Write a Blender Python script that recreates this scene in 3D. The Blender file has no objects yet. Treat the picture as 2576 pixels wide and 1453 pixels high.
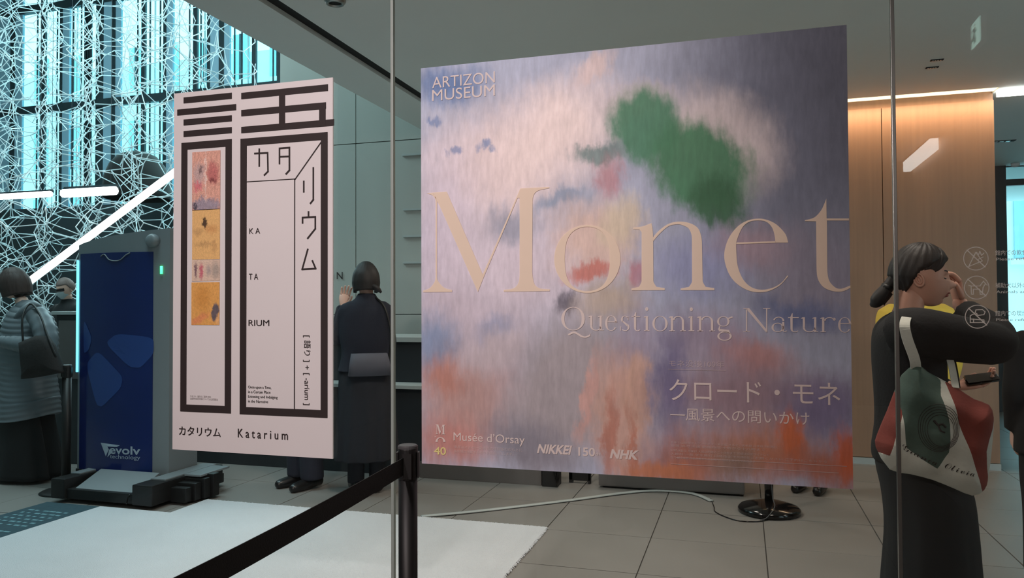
import bpy, bmesh, math, random
from math import sin, cos, pi, radians, sqrt, atan2
from mathutils import Vector, Matrix, noise
random.seed(7)
S = bpy.context.scene
C = S.collection

# ------------------------------------------------------------------ camera
YAW, PITCH, ROLL, F, CAMH = radians(-16.8134), radians(1.2294), radians(-.2759), 1920.1, 1.38
_f = Vector((sin(YAW)*cos(PITCH), cos(YAW)*cos(PITCH), sin(PITCH)))
_r = Vector((cos(YAW), -sin(YAW), 0)); _u = _r.cross(_f)
R_ = _r*cos(ROLL)+_u*sin(ROLL); U_ = _u*cos(ROLL)-_r*sin(ROLL); F_ = _f
cam = bpy.data.cameras.new('camera'); cam.sensor_width = 36; cam.lens = F/2576*36
cam.clip_start = .05; cam.clip_end = 200
co = bpy.data.objects.new('camera', cam); C.objects.link(co)
co.matrix_world = Matrix(((R_.x, U_.x, -F_.x, 0), (R_.y, U_.y, -F_.y, 0), (R_.z, U_.z, -F_.z, CAMH), (0, 0, 0, 1)))
S.camera = co

# ------------------------------------------------------------------ world, light, exposure
def srgb(r, g, b, a=1):
    def c(v):
        v /= 255
        return v/12.92 if v <= .04045 else ((v+.055)/1.055)**2.4
    return (c(r), c(g), c(b), a)
w = bpy.data.worlds.new('sky'); S.world = w; w.use_nodes = True
bg = w.node_tree.nodes['Background']
bg.inputs[0].default_value = (.72, .9, 1, 1); bg.inputs[1].default_value = 2.7
S.view_settings.view_transform = 'Standard'; S.view_settings.look = 'None'
S.view_settings.exposure = .35; S.view_settings.gamma = 1; S.view_settings.use_curve_mapping = False

def area(name, loc, size, power, col, rot=(0, 0, 0), sy=None, spread=180):
    l = bpy.data.lights.new(name, 'AREA'); l.energy = power; l.color = col; l.size = size
    if sy: l.shape = 'RECTANGLE'; l.size_y = sy
    l.spread = radians(spread)
    o = bpy.data.objects.new(name, l); C.objects.link(o); o.location = loc; o.rotation_euler = rot
    o['kind'] = 'helper'
    return o
def spot(name, loc, target, power, col, ang=70, rad=.05, blend=.8):
    l = bpy.data.lights.new(name, 'SPOT'); l.energy = power; l.color = col
    l.spot_size = radians(ang); l.spot_blend = blend; l.shadow_soft_size = rad
    o = bpy.data.objects.new(name, l); C.objects.link(o); o.location = loc
    o.rotation_euler = (Vector(target)-Vector(loc)).to_track_quat('-Z', 'Y').to_euler()
    return o
WARM = (1, .72, .52)
NEUT = (1, .88, .82)
# ceiling spots of the entrance side that light the posters
spot('poster_spot_light', (-1.3, -.55, 3.05), (-1.45, 2.6, 1.75), 225, (1, .87, .86), 62, .08)
spot('entrance_wash_light', (-.6, -3.4, 3.05), (-.8, 3, 1.0), 230, (1, .84, .78), 48, .1)
# lobby downlights
for x, y, p in ((-1.5, 3.5, 26), (.5, 3.3, 12), (-1.1, 6.1, 14), (3.2, 4.2, 8)):
    area('lobby_downlight', (x, y, 3.1), .35, p, (1, .86, .76), spread=150)
# linear cove light over the timber wall
area('cove_light', (1.2, 7.07, 3.08), 2.3, 13, (1, .68, .44), rot=(radians(12), 0, 0), sy=.04)
for y_ in (-.6, -2.4, -4.4):  # added spots brightening the entrance wall that the glass mirrors
    spot('entrance_wall_fill', (1.35, y_, 3.08), (2.0, y_, 1.9), 26, (1, .68, .45), 110, .02)
# daylight through the tall atrium glazing, then two added fill panels
area('atrium_daylight', (-9.6, 10.7, 4.6), 6.5, 330, (.55, .93, 1), rot=(radians(-78), 0, 0), sy=5)
area('atrium_fill', (-7.6, 5, 6.4), 3, 220, (.7, .95, 1), rot=(radians(52), 0, 0), sy=3)  # added panel tilted at the window wall to brighten its panels
area('rug_fill', (-3.7, 3.4, 6.2), 2.2, 44, (.68, .93, 1), sy=1.5, spread=90)  # added panel above the rug, imitating cool window light on it

# ------------------------------------------------------------------ helpers
def at(px, py, X=None, Y=None, Z=None, D=None):
    d = F_*F+R_*(px-1288)-U_*(py-726.5)
    if Y is not None: t = Y/d.y
    elif Z is not None: t = (Z-CAMH)/d.z
    elif X is not None: t = X/d.x
    else: t = D/F
    return d*t+Vector((0, 0, CAMH))

def mat(name, col, rough=.6, metal=0, noise_s=0, noise_a=0, bump=0, emit=None, es=0, bscale=None, spec=None, stretch=None):
    m = bpy.data.materials.new(name); m.use_nodes = True
    nt = m.node_tree; b = nt.nodes['Principled BSDF']
    b.inputs['Base Color'].default_value = col; b.inputs['Roughness'].default_value = rough
    b.inputs['Metallic'].default_value = metal
    if spec is not None: b.inputs['Specular IOR Level'].default_value = spec
    if noise_s:
        tc = nt.nodes.new('ShaderNodeTexCoord'); mp = nt.nodes.new('ShaderNodeMapping')
        nt.links.new(tc.outputs['Object'], mp.inputs[0])
        if stretch: mp.inputs['Scale'].default_value = stretch
        n = nt.nodes.new('ShaderNodeTexNoise'); n.inputs['Scale'].default_value = noise_s; n.inputs['Detail'].default_value = 5
        nt.links.new(mp.outputs[0], n.inputs[0])
        if noise_a:
            mx = nt.nodes.new('ShaderNodeMix'); mx.data_type = 'RGBA'
            mx.inputs[6].default_value = [max(0, c*(1-noise_a)) for c in col[:3]]+[1]
            mx.inputs[7].default_value = [min(1, c*(1+noise_a)) for c in col[:3]]+[1]
            nt.links.new(n.outputs[0], mx.inputs[0]); nt.links.new(mx.outputs[2], b.inputs['Base Color'])
        if bump:
            n2 = n
            if bscale:
                n2 = nt.nodes.new('ShaderNodeTexNoise'); n2.inputs['Scale'].default_value = bscale; n2.inputs['Detail'].default_value = 3
                nt.links.new(mp.outputs[0], n2.inputs[0])
            bp = nt.nodes.new('ShaderNodeBump'); bp.inputs['Strength'].default_value = bump; bp.inputs['Distance'].default_value = .01
            nt.links.new(n2.outputs[0], bp.inputs['Height']); nt.links.new(bp.outputs[0], b.inputs['Normal'])
    if emit:
        b.inputs['Emission Color'].default_value = emit; b.inputs['Emission Strength'].default_value = es
    return m

def glass(name, tint, refl=1.0, rough=0):
    m = bpy.data.materials.new(name); m.use_nodes = True; nt = m.node_tree; nt.nodes.clear()
    o = nt.nodes.new('ShaderNodeOutputMaterial'); t = nt.nodes.new('ShaderNodeBsdfTransparent'); t.inputs[0].default_value = tint
    g = nt.nodes.new('ShaderNodeBsdfGlossy'); g.inputs['Roughness'].default_value = rough
    lw = nt.nodes.new('ShaderNodeLayerWeight'); lw.inputs[0].default_value = .5
    p = nt.nodes.new('ShaderNodeMath'); p.operation = 'POWER'; p.inputs[1].default_value = 5
    a = nt.nodes.new('ShaderNodeMath'); a.operation = 'MULTIPLY_ADD'; a.inputs[1].default_value = .9*refl; a.inputs[2].default_value = .045*refl
    mx = nt.nodes.new('ShaderNodeMixShader')
    nt.links.new(lw.outputs['Facing'], p.inputs[0]); nt.links.new(p.outputs[0], a.inputs[0]); nt.links.new(a.outputs[0], mx.inputs[0])
    nt.links.new(t.outputs[0], mx.inputs[1]); nt.links.new(g.outputs[0], mx.inputs[2]); nt.links.new(mx.outputs[0], o.inputs[0])
    return m

def obj(name, bm, m, parent=None, smooth=False, kind=None):
    me = bpy.data.meshes.new(name)
    bm.normal_update(); bm.to_mesh(me); bm.free()
    ms = m if isinstance(m, (list, tuple)) else [m]
    for q in ms: me.materials.append(q)
    if smooth:
        for p in me.polygons: p.use_smooth = True
    o = bpy.data.objects.new(name, me); C.objects.link(o)
    if parent:
        o.parent = parent; o.matrix_parent_inverse = parent.matrix_basis.inverted()
    if kind: o['kind'] = kind
    return o
def thing(name, label, cat, loc=(0, 0, 0), group=None):
    o = bpy.data.objects.new(name, None); C.objects.link(o); o.location = loc
    o.empty_display_size = .1
    o['label'] = label; o['category'] = cat
    if group: o['group'] = group
    return o
def tag(o, label, cat=None, group=None):
    o['label'] = label
    if cat: o['category'] = cat
    if group: o['group'] = group
    return o
def struct(name, bm, m, parent=None, smooth=False):
    return obj(name, bm, m, parent, smooth, 'structure')
def box(bm, a, b, bev=0):
    a, b = Vector(a), Vector(b)
    r = bmesh.ops.create_cube(bm, size=1, matrix=Matrix.Translation((a+b)/2) @ Matrix.Diagonal(Vector((abs(b.x-a.x), abs(b.y-a.y), abs(b.z-a.z), 1))))
    if bev:
        es = list({e for v in r['verts'] for e in v.link_edges})
        bmesh.ops.bevel(bm, geom=es, offset=bev, segments=2, affect='EDGES', profile=.7)
    return bm
def B(a, b, bev=0): return box(bmesh.new(), a, b, bev)
def tube(bm, pts, rad, seg=10, cap=True, flat=1, up=None):
    """tapered tube through points; rad a number, or a list of r or (ra, rb)"""
    pts = [Vector(p) for p in pts]; n = len(pts)
    rads = rad if isinstance(rad, (list, tuple)) else [rad]*n
    rings = []; ref = Vector(up) if up else None
    for i, p in enumerate(pts):
        t = (pts[min(i+1, n-1)]-pts[max(i-1, 0)])
        if t.length < 1e-9: t = Vector((0, 0, 1))
        t.normalize()
        if ref is None: ref = Vector((0, 0, 1)) if abs(t.z) < .9 else Vector((0, 1, 0))
        a = t.cross(ref)
        if a.length < 1e-4: a = t.orthogonal()
        a.normalize(); b = a.cross(t).normalized()
        if not up: ref = b
        rr = rads[i]; ra, rb = rr if isinstance(rr, (list, tuple)) else (rr, rr*flat)
        rings.append([bm.verts.new(p+a*(ra*cos(2*pi*k/seg))+b*(rb*sin(2*pi*k/seg))) for k in range(seg)])
    for i in range(n-1):
        for k in range(seg):
            bm.faces.new((rings[i][k], rings[i][(k+1) % seg], rings[i+1][(k+1) % seg], rings[i+1][k]))
    if cap:
        for rg, s in ((rings[0], -1), (rings[-1], 1)):
            try: bm.faces.new(rg if s > 0 else rg[::-1])
            except ValueError: pass
    return bm
def smoothpts(pts, n=4):
    """Catmull-Rom resample of tuples of any length"""
    out = []
    P = [tuple(p) for p in pts]
    for i in range(len(P)-1):
        p0, p1, p2, p3 = P[max(i-1, 0)], P[i], P[i+1], P[min(i+2, len(P)-1)]
        for k in range(n):
            t = k/n
            out.append(tuple(.5*(2*b+(c-a)*t+(2*a-5*b+4*c-d)*t*t+(3*b-a-3*c+d)*t**3) for a, b, c, d in zip(p0, p1, p2, p3)))
    out.append(P[-1]); return out
def loft(bm, rings, cap=True):
    vs = [[bm.verts.new(p) for p in r] for r in rings]; n = len(vs[0])
    for i in range(len(vs)-1):
        for k in range(n):
            bm.faces.new((vs[i][k], vs[i][(k+1) % n], vs[i+1][(k+1) % n], vs[i+1][k]))
    if cap:
        bm.faces.new(vs[0][::-1]); bm.faces.new(vs[-1])
    return bm
def lathe(bm, prof, c, seg=28):
    rings = [[Vector((c[0]+r*cos(2*pi*k/seg), c[1]+r*sin(2*pi*k/seg), c[2]+z)) for k in range(seg)] for r, z in prof]
    return loft(bm, rings)
def prism(bm, pts, off):
    """extrude planar polygon (3-D points) by vector off"""
    off = Vector(off)
    a = [bm.verts.new(p) for p in pts]; b = [bm.verts.new(Vector(p)+off) for p in pts]
    n = len(a)
    f1 = bm.faces.new(a); f2 = bm.faces.new(b[::-1])
    for i in range(n): bm.faces.new((a[i], b[i], b[(i+1) % n], a[(i+1) % n]))
    f1.normal_update(); f2.normal_update()
    bmesh.ops.triangulate(bm, faces=[f1, f2])
    return bm
def evalmesh(o, mods):
    for m in mods:
        md = o.modifiers.new(m[0], m[0])
        for k, v in m[1].items(): setattr(md, k, v)
    dg = bpy.context.evaluated_depsgraph_get(); dg.update()
    me = bpy.data.meshes.new_from_object(o.evaluated_get(dg))
    old = o.data; ms = [s for s in old.materials]
    o.modifiers.clear(); o.data = me
    if not me.materials:
        for q in ms: me.materials.append(q)
    for p in me.polygons: p.use_smooth = True
    return o
def fuse(o, voxel, sm=6):
    return evalmesh(o, [('REMESH', dict(mode='VOXEL', voxel_size=voxel)), ('SMOOTH', dict(factor=.5, iterations=sm))])

# ------------------------------------------------------------------ materials
M = {}
M['tile'] = mat('stone_tile', srgb(132, 129, 125), .45, noise_s=3, noise_a=.12, bump=.05)
M['grout'] = mat('grout', srgb(70, 68, 66), .9, noise_s=40, noise_a=.1)
M['ceil'] = mat('ceiling_paint', srgb(226, 232, 230), .9, noise_s=2, noise_a=.02)
M['black'] = mat('black_slot', srgb(14, 14, 15), .8, noise_s=8, noise_a=.2)
M['stone'] = mat('wall_stone', srgb(172, 174, 168), .55, noise_s=4, noise_a=.06, stretch=(1, 1, .12))
M['wood'] = mat('pale_timber_veneer', srgb(150, 115, 90), .5, noise_s=9, noise_a=.16, stretch=(3.5, 3.5, .12))
M['darkwall'] = mat('dark_wall', srgb(52, 60, 64), .7, noise_s=3, noise_a=.15)
M['atrium'] = mat('atrium_paint', srgb(120, 130, 130), .8, noise_s=2, noise_a=.05)
M['steel'] = mat('brushed_steel', srgb(150, 152, 150), .3, .9, noise_s=30, noise_a=.1, stretch=(1, 1, .05))
M['sealant'] = mat('glazing_sealant', srgb(150, 160, 155), .45, noise_s=20, noise_a=.05)
M['mullion'] = mat('dark_mullion', srgb(24, 38, 44), .5, noise_s=10, noise_a=.2)
M['greypanel'] = mat('grey_blue_panel', srgb(150, 178, 194), .6, noise_s=5, noise_a=.08)
M['fin'] = mat('pale_fin', srgb(190, 225, 228), .5, noise_s=6, noise_a=.05)
M['facade'] = mat('pale_facade', srgb(214, 222, 222), .8, noise_s=2, noise_a=.06)
M['fwin'] = mat('facade_window', srgb(150, 186, 194), .2, noise_s=2, noise_a=.2)
M['led'] = mat('led_light', (1, 1, 1, 1), .4, noise_s=3, noise_a=.01, emit=(1, .99, .96, 1), es=6)
M['ledwarm'] = mat('warm_led_light', (1, .9, .7, 1), .4, noise_s=3, noise_a=.01, emit=(1, .78, .5, 1), es=1.7)
M['glass'] = glass('storefront_glass', (.93, .95, .94, 1), .8)
M['tint'] = glass('blue_green_window_glass', (.64, .97, 1, 1), .2)
M['tint2'] = glass('pale_window_glass', (.72, .97, 1, 1), .3)
M['wire'] = mat('white_wire', srgb(215, 228, 232), .45, noise_s=6, noise_a=.03)
M['bk'] = mat('satin_black', srgb(17, 16, 17), .5, noise_s=30, noise_a=.2)
M['bkcap'] = mat('grey_black_cap', srgb(70, 70, 72), .5, noise_s=60, noise_a=.2)
M['webbing'] = mat('black_webbing', srgb(14, 14, 15), .8, noise_s=300, noise_a=.3, bump=.2)
M['gloss'] = mat('gloss_black', srgb(12, 10, 11), .12, noise_s=10, noise_a=.1)
M['rug'] = mat('cream_carpet', srgb(212, 215, 220), .95, noise_s=2.2, noise_a=.1, bump=.9, bscale=160)
M['mat'] = mat('blue_green_mat', srgb(48, 74, 84), .9, noise_s=30, noise_a=.25, bump=.3)
M['matpale'] = mat('mat_print', srgb(110, 150, 160), .9, noise_s=40, noise_a=.3)
M['bench'] = mat('grey_bench', srgb(96, 92, 90), .6, noise_s=6, noise_a=.08)
M['counter'] = mat('dark_counter', srgb(38, 42, 46), .5, noise_s=5, noise_a=.1)
M['ledge'] = mat('pale_ledge', srgb(170, 176, 174), .4, noise_s=6, noise_a=.05)
M['paper'] = mat('white_print', srgb(226, 220, 221), .7, noise_s=5, noise_a=.02)
M['ink'] = mat('dark_brown_ink', srgb(44, 34, 34), .7, noise_s=20, noise_a=.05)
M['ink2'] = mat('grey_ink', srgb(150, 142, 140), .7, noise_s=20, noise_a=.05)
M['skin'] = mat('skin', srgb(214, 158, 136), .5, noise_s=14, noise_a=.06)
M['skin2'] = mat('light_skin', srgb(226, 182, 164), .5, noise_s=14, noise_a=.06)
M['lip'] = mat('lips', srgb(170, 88, 84), .45, noise_s=20, noise_a=.05)
M['hair'] = mat('black_hair', srgb(32, 26, 25), .6, noise_s=26, noise_a=.5, bump=.5, stretch=(1, 1, .15))
M['hairb'] = mat('brown_hair', srgb(62, 46, 42), .6, noise_s=26, noise_a=.4, bump=.5, stretch=(1, 1, .12))
M['knit'] = mat('black_knit', srgb(26, 25, 27), .9, noise_s=90, noise_a=.25, bump=.15)
M['navy'] = mat('navy_wool', srgb(30, 33, 46), .9, noise_s=60, noise_a=.2, bump=.15)
M['navyskirt'] = mat('dark_skirt', srgb(30, 32, 40), .85, noise_s=40, noise_a=.2)
M['puffer'] = mat('grey_puffer', srgb(112, 120, 126), .45, noise_s=20, noise_a=.1)
M['trouser'] = mat('black_trouser', srgb(20, 22, 25), .85, noise_s=40, noise_a=.2)
M['shoe'] = mat('black_leather', srgb(20, 19, 20), .3, noise_s=20, noise_a=.1)
M['yellow'] = mat('yellow_cotton', srgb(236, 200, 84), .8, noise_s=16, noise_a=.15, bump=.2)
M['canvas'] = mat('cream_canvas', srgb(206, 204, 194), .85, noise_s=120, noise_a=.08, bump=.1)
M['cgreen'] = mat('green_canvas', srgb(74, 92, 84), .85, noise_s=120, noise_a=.1, bump=.1)
M['cred'] = mat('brick_red_canvas', srgb(132, 60, 52), .85, noise_s=120, noise_a=.1, bump=.1)
M['mask'] = mat('white_face_mask', srgb(190, 205, 210), .8, noise_s=20, noise_a=.05)
M['greybag'] = mat('grey_pouch', srgb(84, 84, 94), .8, noise_s=30, noise_a=.1)
M['brownbag'] = mat('dark_brown_canvas_bag', srgb(32, 28, 28), .85, noise_s=60, noise_a=.2, bump=.2)
M['decal'] = mat('white_decal', srgb(250, 246, 240), .6, noise_s=9, noise_a=.02)

# ------------------------------------------------------------------ setting
Yg = 2.6                                   # storefront glass
Yw = 7.205                                 # back walls
Zc = 3.13
XE = at(1062, 327, Z=Zc).x                 # edge of the low ceiling
S0 = at(1062, 248, Z=Zc).x                 # black slot
fl = struct('floor', B((-14, -6.6, -.12), (6.2, 15.2, -.006)), M['grout'])
tp, tq = .644, .63
tb = B((0, 0, -.03), (tp-.006, tq-.006, 0), .0015)
tile = None
tiles = []
for i in range(-11, 6):
    for j in range(-3, 11):
        x0 = .112+i*tp; y0 = 3.97+j*tq
        if x0 < -6.5 and y0 < 3.4: continue
        tiles.append((x0, y0))
for x0, y0 in tiles[:299]:
    if tile is None:
        tile = obj('floor_tile', tb, M['tile'], fl); o = tile
    else:
        o = tile.copy(); C.objects.link(o)
    o.location = (x0, y0, random.uniform(-.0008, .0008))
far = bmesh.new()
for i in range(-21, 9):
    for j in range(-16, 18):
        x0 = .112+i*tp; y0 = 3.97+j*tq
        if (x0, y0) in tiles[:299]: continue
        box(far, (x0, y0, -.03), (x0+tp-.006, y0+tq-.006, 0))
o = obj('outer_tiles', far, M['tile'], fl); o['kind'] = 'stuff'

# low ceiling with its black slot, running over the glass line
ce = bmesh.new()
for a, b in ((XE, S0-.055), (S0+.055, 6.2)):
    box(ce, (a, Yg, Zc), (b, Yw-.16 if a > -3 or 1 else 0, Zc+.12))
box(ce, (at(2497, 500, Y=Yw).x+.02, Yw-.16, Zc), (6.2, 15, Zc+.12))
box(ce, (XE, -6.5, Zc+.1), (6.2, 15, Zc+.2))
box(ce, (XE, -6.5, Zc+.1), (XE+.12, Yw, 8))
ceiling = struct('ceiling', ce, M['ceil'])
M['ceil2'] = mat('entrance_ceiling_darkened', srgb(84, 84, 82), .9, noise_s=2, noise_a=.03)  # colour darkened to weaken this ceiling's reflection in the glass
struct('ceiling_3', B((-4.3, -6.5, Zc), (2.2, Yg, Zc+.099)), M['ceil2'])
struct('trim_1', B((S0-.055, -6.5, Zc+.03), (S0+.055, Yw, Zc+.1)), M['black'])
struct('ceiling_2', B((-14, 0, 8), (XE+.1, 12, 8.1)), M['atrium'])
# stone clad back wall, panels with recessed joints
XS = at(704, 200, Y=Yw).x
XW = -.3
wb = struct('wall_back', B((XS, Yw+.03, 0), (XW, Yw+.2, 8)), M['darkwall'])
vj = at(895, 500, Y=Yw).x; hj = at(950, 357, Y=Yw).z
xs = [XS, vj-1.29*.5, vj, vj+1.2, vj+2.4, XW]; zs = [0, hj-1.8, hj, hj+1.8, 8]
xs = [XS, vj, vj+1.25, vj+2.5, XW]
for i in range(len(xs)-1):
    for j in range(len(zs)-1):
        obj('stone_panel', B((xs[i]+.004, Yw, max(0, zs[j])+.004), (xs[i+1]-.004, Yw+.03, zs[j+1]-.004), .002), M['stone'], wb)
struct('wall_atrium_return', B((XS, Yw+.2, 0), (XS+.2, 11.2, 8)), M['stone'])
# timber wall with light line at the top
XR = at(2509, 700, Y=Yw).x
ww = struct('wall_timber', B((XW, Yw+.03, 0), (XR, Yw+.2, Zc+.2)), M['wood'])
jx = at(2222, 600, Y=Yw).x
for a, b in ((XW, jx-.78), (jx-.78, jx), (jx, XR)):
    obj('timber_panel', B((a+.003, Yw, .06), (b-.003, Yw+.03, Zc-.06), .002), M['wood'], ww)
struct('baseboard_timber', B((XW, Yw-.012, 0), (XR, Yw+.03, .055)), M['ledge'])
cv = thing('cove_light_line', 'warm glowing linear light along the top of the timber wall', 'light', (XW, Yw, Zc-.05))
obj('diffuser', B((XW, Yw-.15, Zc+.01), (XR, Yw-.005, Zc+.05)), M['ledwarm'], cv)
obj('housing', B((XW, Yw-.16, Zc+.05), (XR, Yw+.03, Zc+.09)), M['black'], cv)
l2 = thing('linear_light', 'bright white linear light just right of the timber wall end', 'light', (XR+.02, Yw, Zc-.1))
zz = at(2540, 237, Y=Yw).z
obj('diffuser', B((XR+.01, Yw-.1, zz-.022), (XR+1.2, Yw-.02, zz+.026), .004), M['led'], l2)
obj('housing', B((XR+.01, Yw-.1, zz+.026), (XR+1.2, Yw-.02, Zc+.01)), M['ceil'], l2)
struct('wall_timber_side', B((XR-.2, Yw+.2, 0), (XR, Yw+.5, Zc+.1)), M['wood'])

# far glazed end seen past the timber wall
g2 = bpy.data.objects.new('window_1', None); C.objects.link(g2); g2['kind'] = 'structure'
YF = 11.2
xf = at(2512, 600, Y=YF).x
obj('window_frame', B((xf-.3, YF-.1, 0), (at(2529, 700, Y=YF).x, YF+.1, Zc)), M['mullion'], g2)
xa = at(2529, 700, Y=YF).x
zt = at(2550, 418, Y=YF).z
obj('window_frame', B((xa, YF-.05, zt), (6, YF+.05, Zc)), M['ceil'], g2)
zr = at(2550, 459, Y=YF).z
obj('transom', B((xa, YF-.04, zr-.04), (6, YF+.04, zr+.04)), M['mullion'], g2)
obj('mullion', B((xa+1.3, YF-.04, 0), (xa+1.38, YF+.04, zt)), M['mullion'], g2)
obj('sill', B((xa, YF-.05, 0), (6, YF+.05, .08)), M['mullion'], g2)
for a, b in ((xa, xa+1.3), (xa+1.38, 6)):
    obj('pane', B((a, YF, .08), (b, YF+.01, zt)), M['tint2'], g2)
struct('wall_right', B((6, 2.6, 0), (6.2, 15, Zc)), M['wood'])
struct('wall_passage', B((XR-1.4, YF-.05, 0), (xf-.3, YF+.1, Zc)), M['darkwall'])

# atrium window wall
Y1 = 11.0
def wx(px, py=150): return at(px, py, Y=Y1).x
zS = at(150, 523, Y=Y1).z; zT1 = at(150, 268, Y=Y1).z; zT2 = at(150, 12, Y=Y1).z
win = bpy.data.objects.new('window_2', None); C.objects.link(win); win['kind'] = 'structure'
bays = [(-170, -60, 'p'), (-60, -48, 'm'), (-48, -12, 'w'), (-12, 28, 'p'), (28, 40, 'm'), (40, 58, 'p'), (58, 104, 'w'), (104, 115, 'm'), (115, 152, 'w'), (152, 159, 'm'),
        (159, 176, 'p'), (176, 212, 'f'), (212, 232, 'n'), (232, 247, 'w'), (247, 262, 'm'), (262, 283, 'p'), (283, 292, 'm'), (292, 305, 'p'), (305, 357, 'w'), (357, 366, 'm'), (366, 412, 'f'),
        (412, 420, 'm'), (420, 436, 'p'), (436, 487, 'w'), (487, 497, 'm'), (497, 522, 'f'), (522, 530, 'm'), (530, 552, 'p'), (552, 565, 'm'), (565, 579, 'p'),
        (579, 594, 'w'), (594, 635, 'f'), (635, 645, 'm'), (645, 698, 'w'), (698, 730, 'm')]
levels = [(zS, zT1-.09), (zT1+.05, zT2-.09), (zT2+.05, 8)]
for p0, p1, k in bays:
    if p0 < -200: continue
    a, b = wx(p0), wx(p1)
    if k == 'p': obj('wall_panel', B((a, Y1-.015, zS), (b, Y1+.03, 8), .003), M['greypanel'], win)
    elif k == 'm': obj('mullion', B((a, Y1-.02, zS), (b, Y1+.03, 8), .003), M['mullion'], win)
    else:
        for z0, z1 in levels:
            pn = obj('pane', B((a, Y1, z0), (b, Y1+.008, z1)), M['tint'], win)
            if k in 'fn' or k == 'w':
                n = {'f': max(2, int((b-a)/.11)), 'n': 3, 'w': 1}[k]
                for i in range(1, n+1):
                    x = a+(b-a)*i/(n+.6)
                    if k == 'w': x = a+(b-a)*.82
                    fw = .01 if k != 'n' else .035
                    obj('fin', B((x-fw, Y1-.02, z0), (x+fw, Y1, z1)), M['mullion'] if k == 'n' or i % 2 else M['fin'], pn)
for z in (zT1, zT2):
    obj('transom', B((wx(-170), Y1-.05, z-.09), (wx(730), Y1+.04, z+.05), .004), M['mullion'], win)
struct('wall_atrium', B((-14, Y1-.1, 0), (XS+.2, Y1+.1, zS)), M['darkwall'])
struct('wall_left', B((-14, 0, 0), (-13.8, 11, 8)), M['atrium'])
struct('wall_front_left', B((-14, Yg-.1, 0), (-4.2, Yg+.1, 8)), M['atrium'])
struct('wall_over_glass', B((-4.2, Yg-.1, Zc+.12), (XE+.1, Yg+.1, 8)), M['atrium'])

# storefront glass with vertical joints
gl = bpy.data.objects.new('window_3', None); C.objects.link(gl); gl['kind'] = 'structure'
J = [-4.2, -3.6, -1.253, .455, .455+1.708, 3.87, 6.0]
for a, b in zip(J[:-1], J[1:]):
    obj('glass_pane', B((a+.005, Yg, .03), (b-.005, Yg+.012, Zc)), M['glass'], gl)
for x in J[1:-1]:
    j = obj('glazing_joint', B((x-.0055, Yg-.002, .03), (x+.0055, Yg+.016, Zc), .001), M['sealant'] if x < 0 else M['steel'], gl)
obj('floor_channel', B((-4.2, Yg-.03, 0), (6, Yg+.04, .03)), M['steel'], gl)

# entrance side behind the camera (seen only as reflections and bounce light)
struct('wall_entrance_right', B((2.0, -6.5, 0), (2.15, Yg-.15, Zc)), M['wood'])
struct('wall_entrance_back', B((-4.3, -6.6, 0), (2.15, -6.5, Zc)), M['darkwall'])
struct('wall_entrance_left', B((-4.3, -6.5, 0), (-4.2, Yg-.1, Zc)), M['atrium'])
el = thing('entrance_light_line', 'linear ceiling light on the entrance side, seen mirrored in the glass right of the posters', 'light', (1.9, -4.4, Zc-.1))
obj('diffuser', B((1.9, -5.1, Zc-.14), (1.98, -3.7, Zc-.02)), M['led'], el)
obj('housing', B((1.9, -5.1, Zc-.02), (1.98, -3.7, Zc)), M['ceil'], el)

# buildings outside
def facade(name, label, x0, x1, y, z1, cols, rows, w, h, zs0, cw=None, grp=None, dz=3.2, z0=0):
    t = thing(name, label, 'building', ((x0+x1)/2, y, 0))
    obj('facade_wall', B((x0, y, z0), (x1, y+.6, z1)), M['facade'], t)
    for i in range(cols):
        for j in range(rows):
            cx = x0+(i+.5)*(x1-x0)/cols; cz = zs0+j*dz
            wn = obj('window', B((cx-w/2, y-.04, cz), (cx+w/2, y+.02, cz+h), .01), M['fwin'], t)
            obj('frame', B((cx-.04, y-.08, cz), (cx+.04, y-.04, cz+h)), M['mullion'], wn)
            obj('ledge', B((cx-w/2-.1, y-.15, cz-.14), (cx+w/2+.1, y, cz-.02)), M['facade'], wn)
    return t
facade('office_building', 'pale office building seen through the tall left windows', -30, -12, 21, 9.6, 13, 4, .62, 1.5, 1.2, dz=2.5)
fb = facade('office_building', 'white office building across the street seen past the timber wall', 5.2, 13, 19, 12, 3, 3, 1.7, 1.25, 2.35, dz=2.1)

# ------------------------------------------------------------------ white wire lattice screen
ls = thing('wire_lattice_screen', 'white three-dimensional web of thin wires hanging in front of the tall windows', 'sculpture', (-9.5, 8.9, .9))
UN = .2
lo = Vector((-12.4, 8.5, .85)); n3 = (11, 3, 12)
verts = {}; edges = set()
perms = [p for p in ((0, 1, 2), (0, 2, 1), (1, 0, 2), (1, 2, 0), (2, 0, 1), (2, 1, 0))]
def celladd(c):
    vs = []
    for p in perms:
        for s1 in (-1, 1):
            for s2 in (-1, 1):
                base = [0, 1*s1, 2*s2]
                vs.append(tuple(c[i]+base[p[i]] for i in range(3)))
    for i in range(len(vs)):
        for j in range(i+1, len(vs)):
            if sum((a-b)**2 for a, b in zip(vs[i], vs[j])) == 2:
                edges.add((min(vs[i], vs[j]), max(vs[i], vs[j])))
nx, ny, nz = int(6.4/UN/4)+1, 2, int(6.6/UN/4)+1
for i in range(nx+1):
    for j in range(ny):
        for k in range(nz+1):
            celladd((4*i, 4*j, 4*k)); 
            if j < ny-1 or 1: celladd((4*i+2, 4*j+2, 4*k+2))
def vpos(v):
    if v not in verts:
        q = Vector(v)*UN
        rnd = random.Random(hash(v) & 0xffff)
        q += Vector([rnd.uniform(-.55, .55)*UN for _ in range(3)])
        verts[v] = q+lo
    return verts[v]
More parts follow.
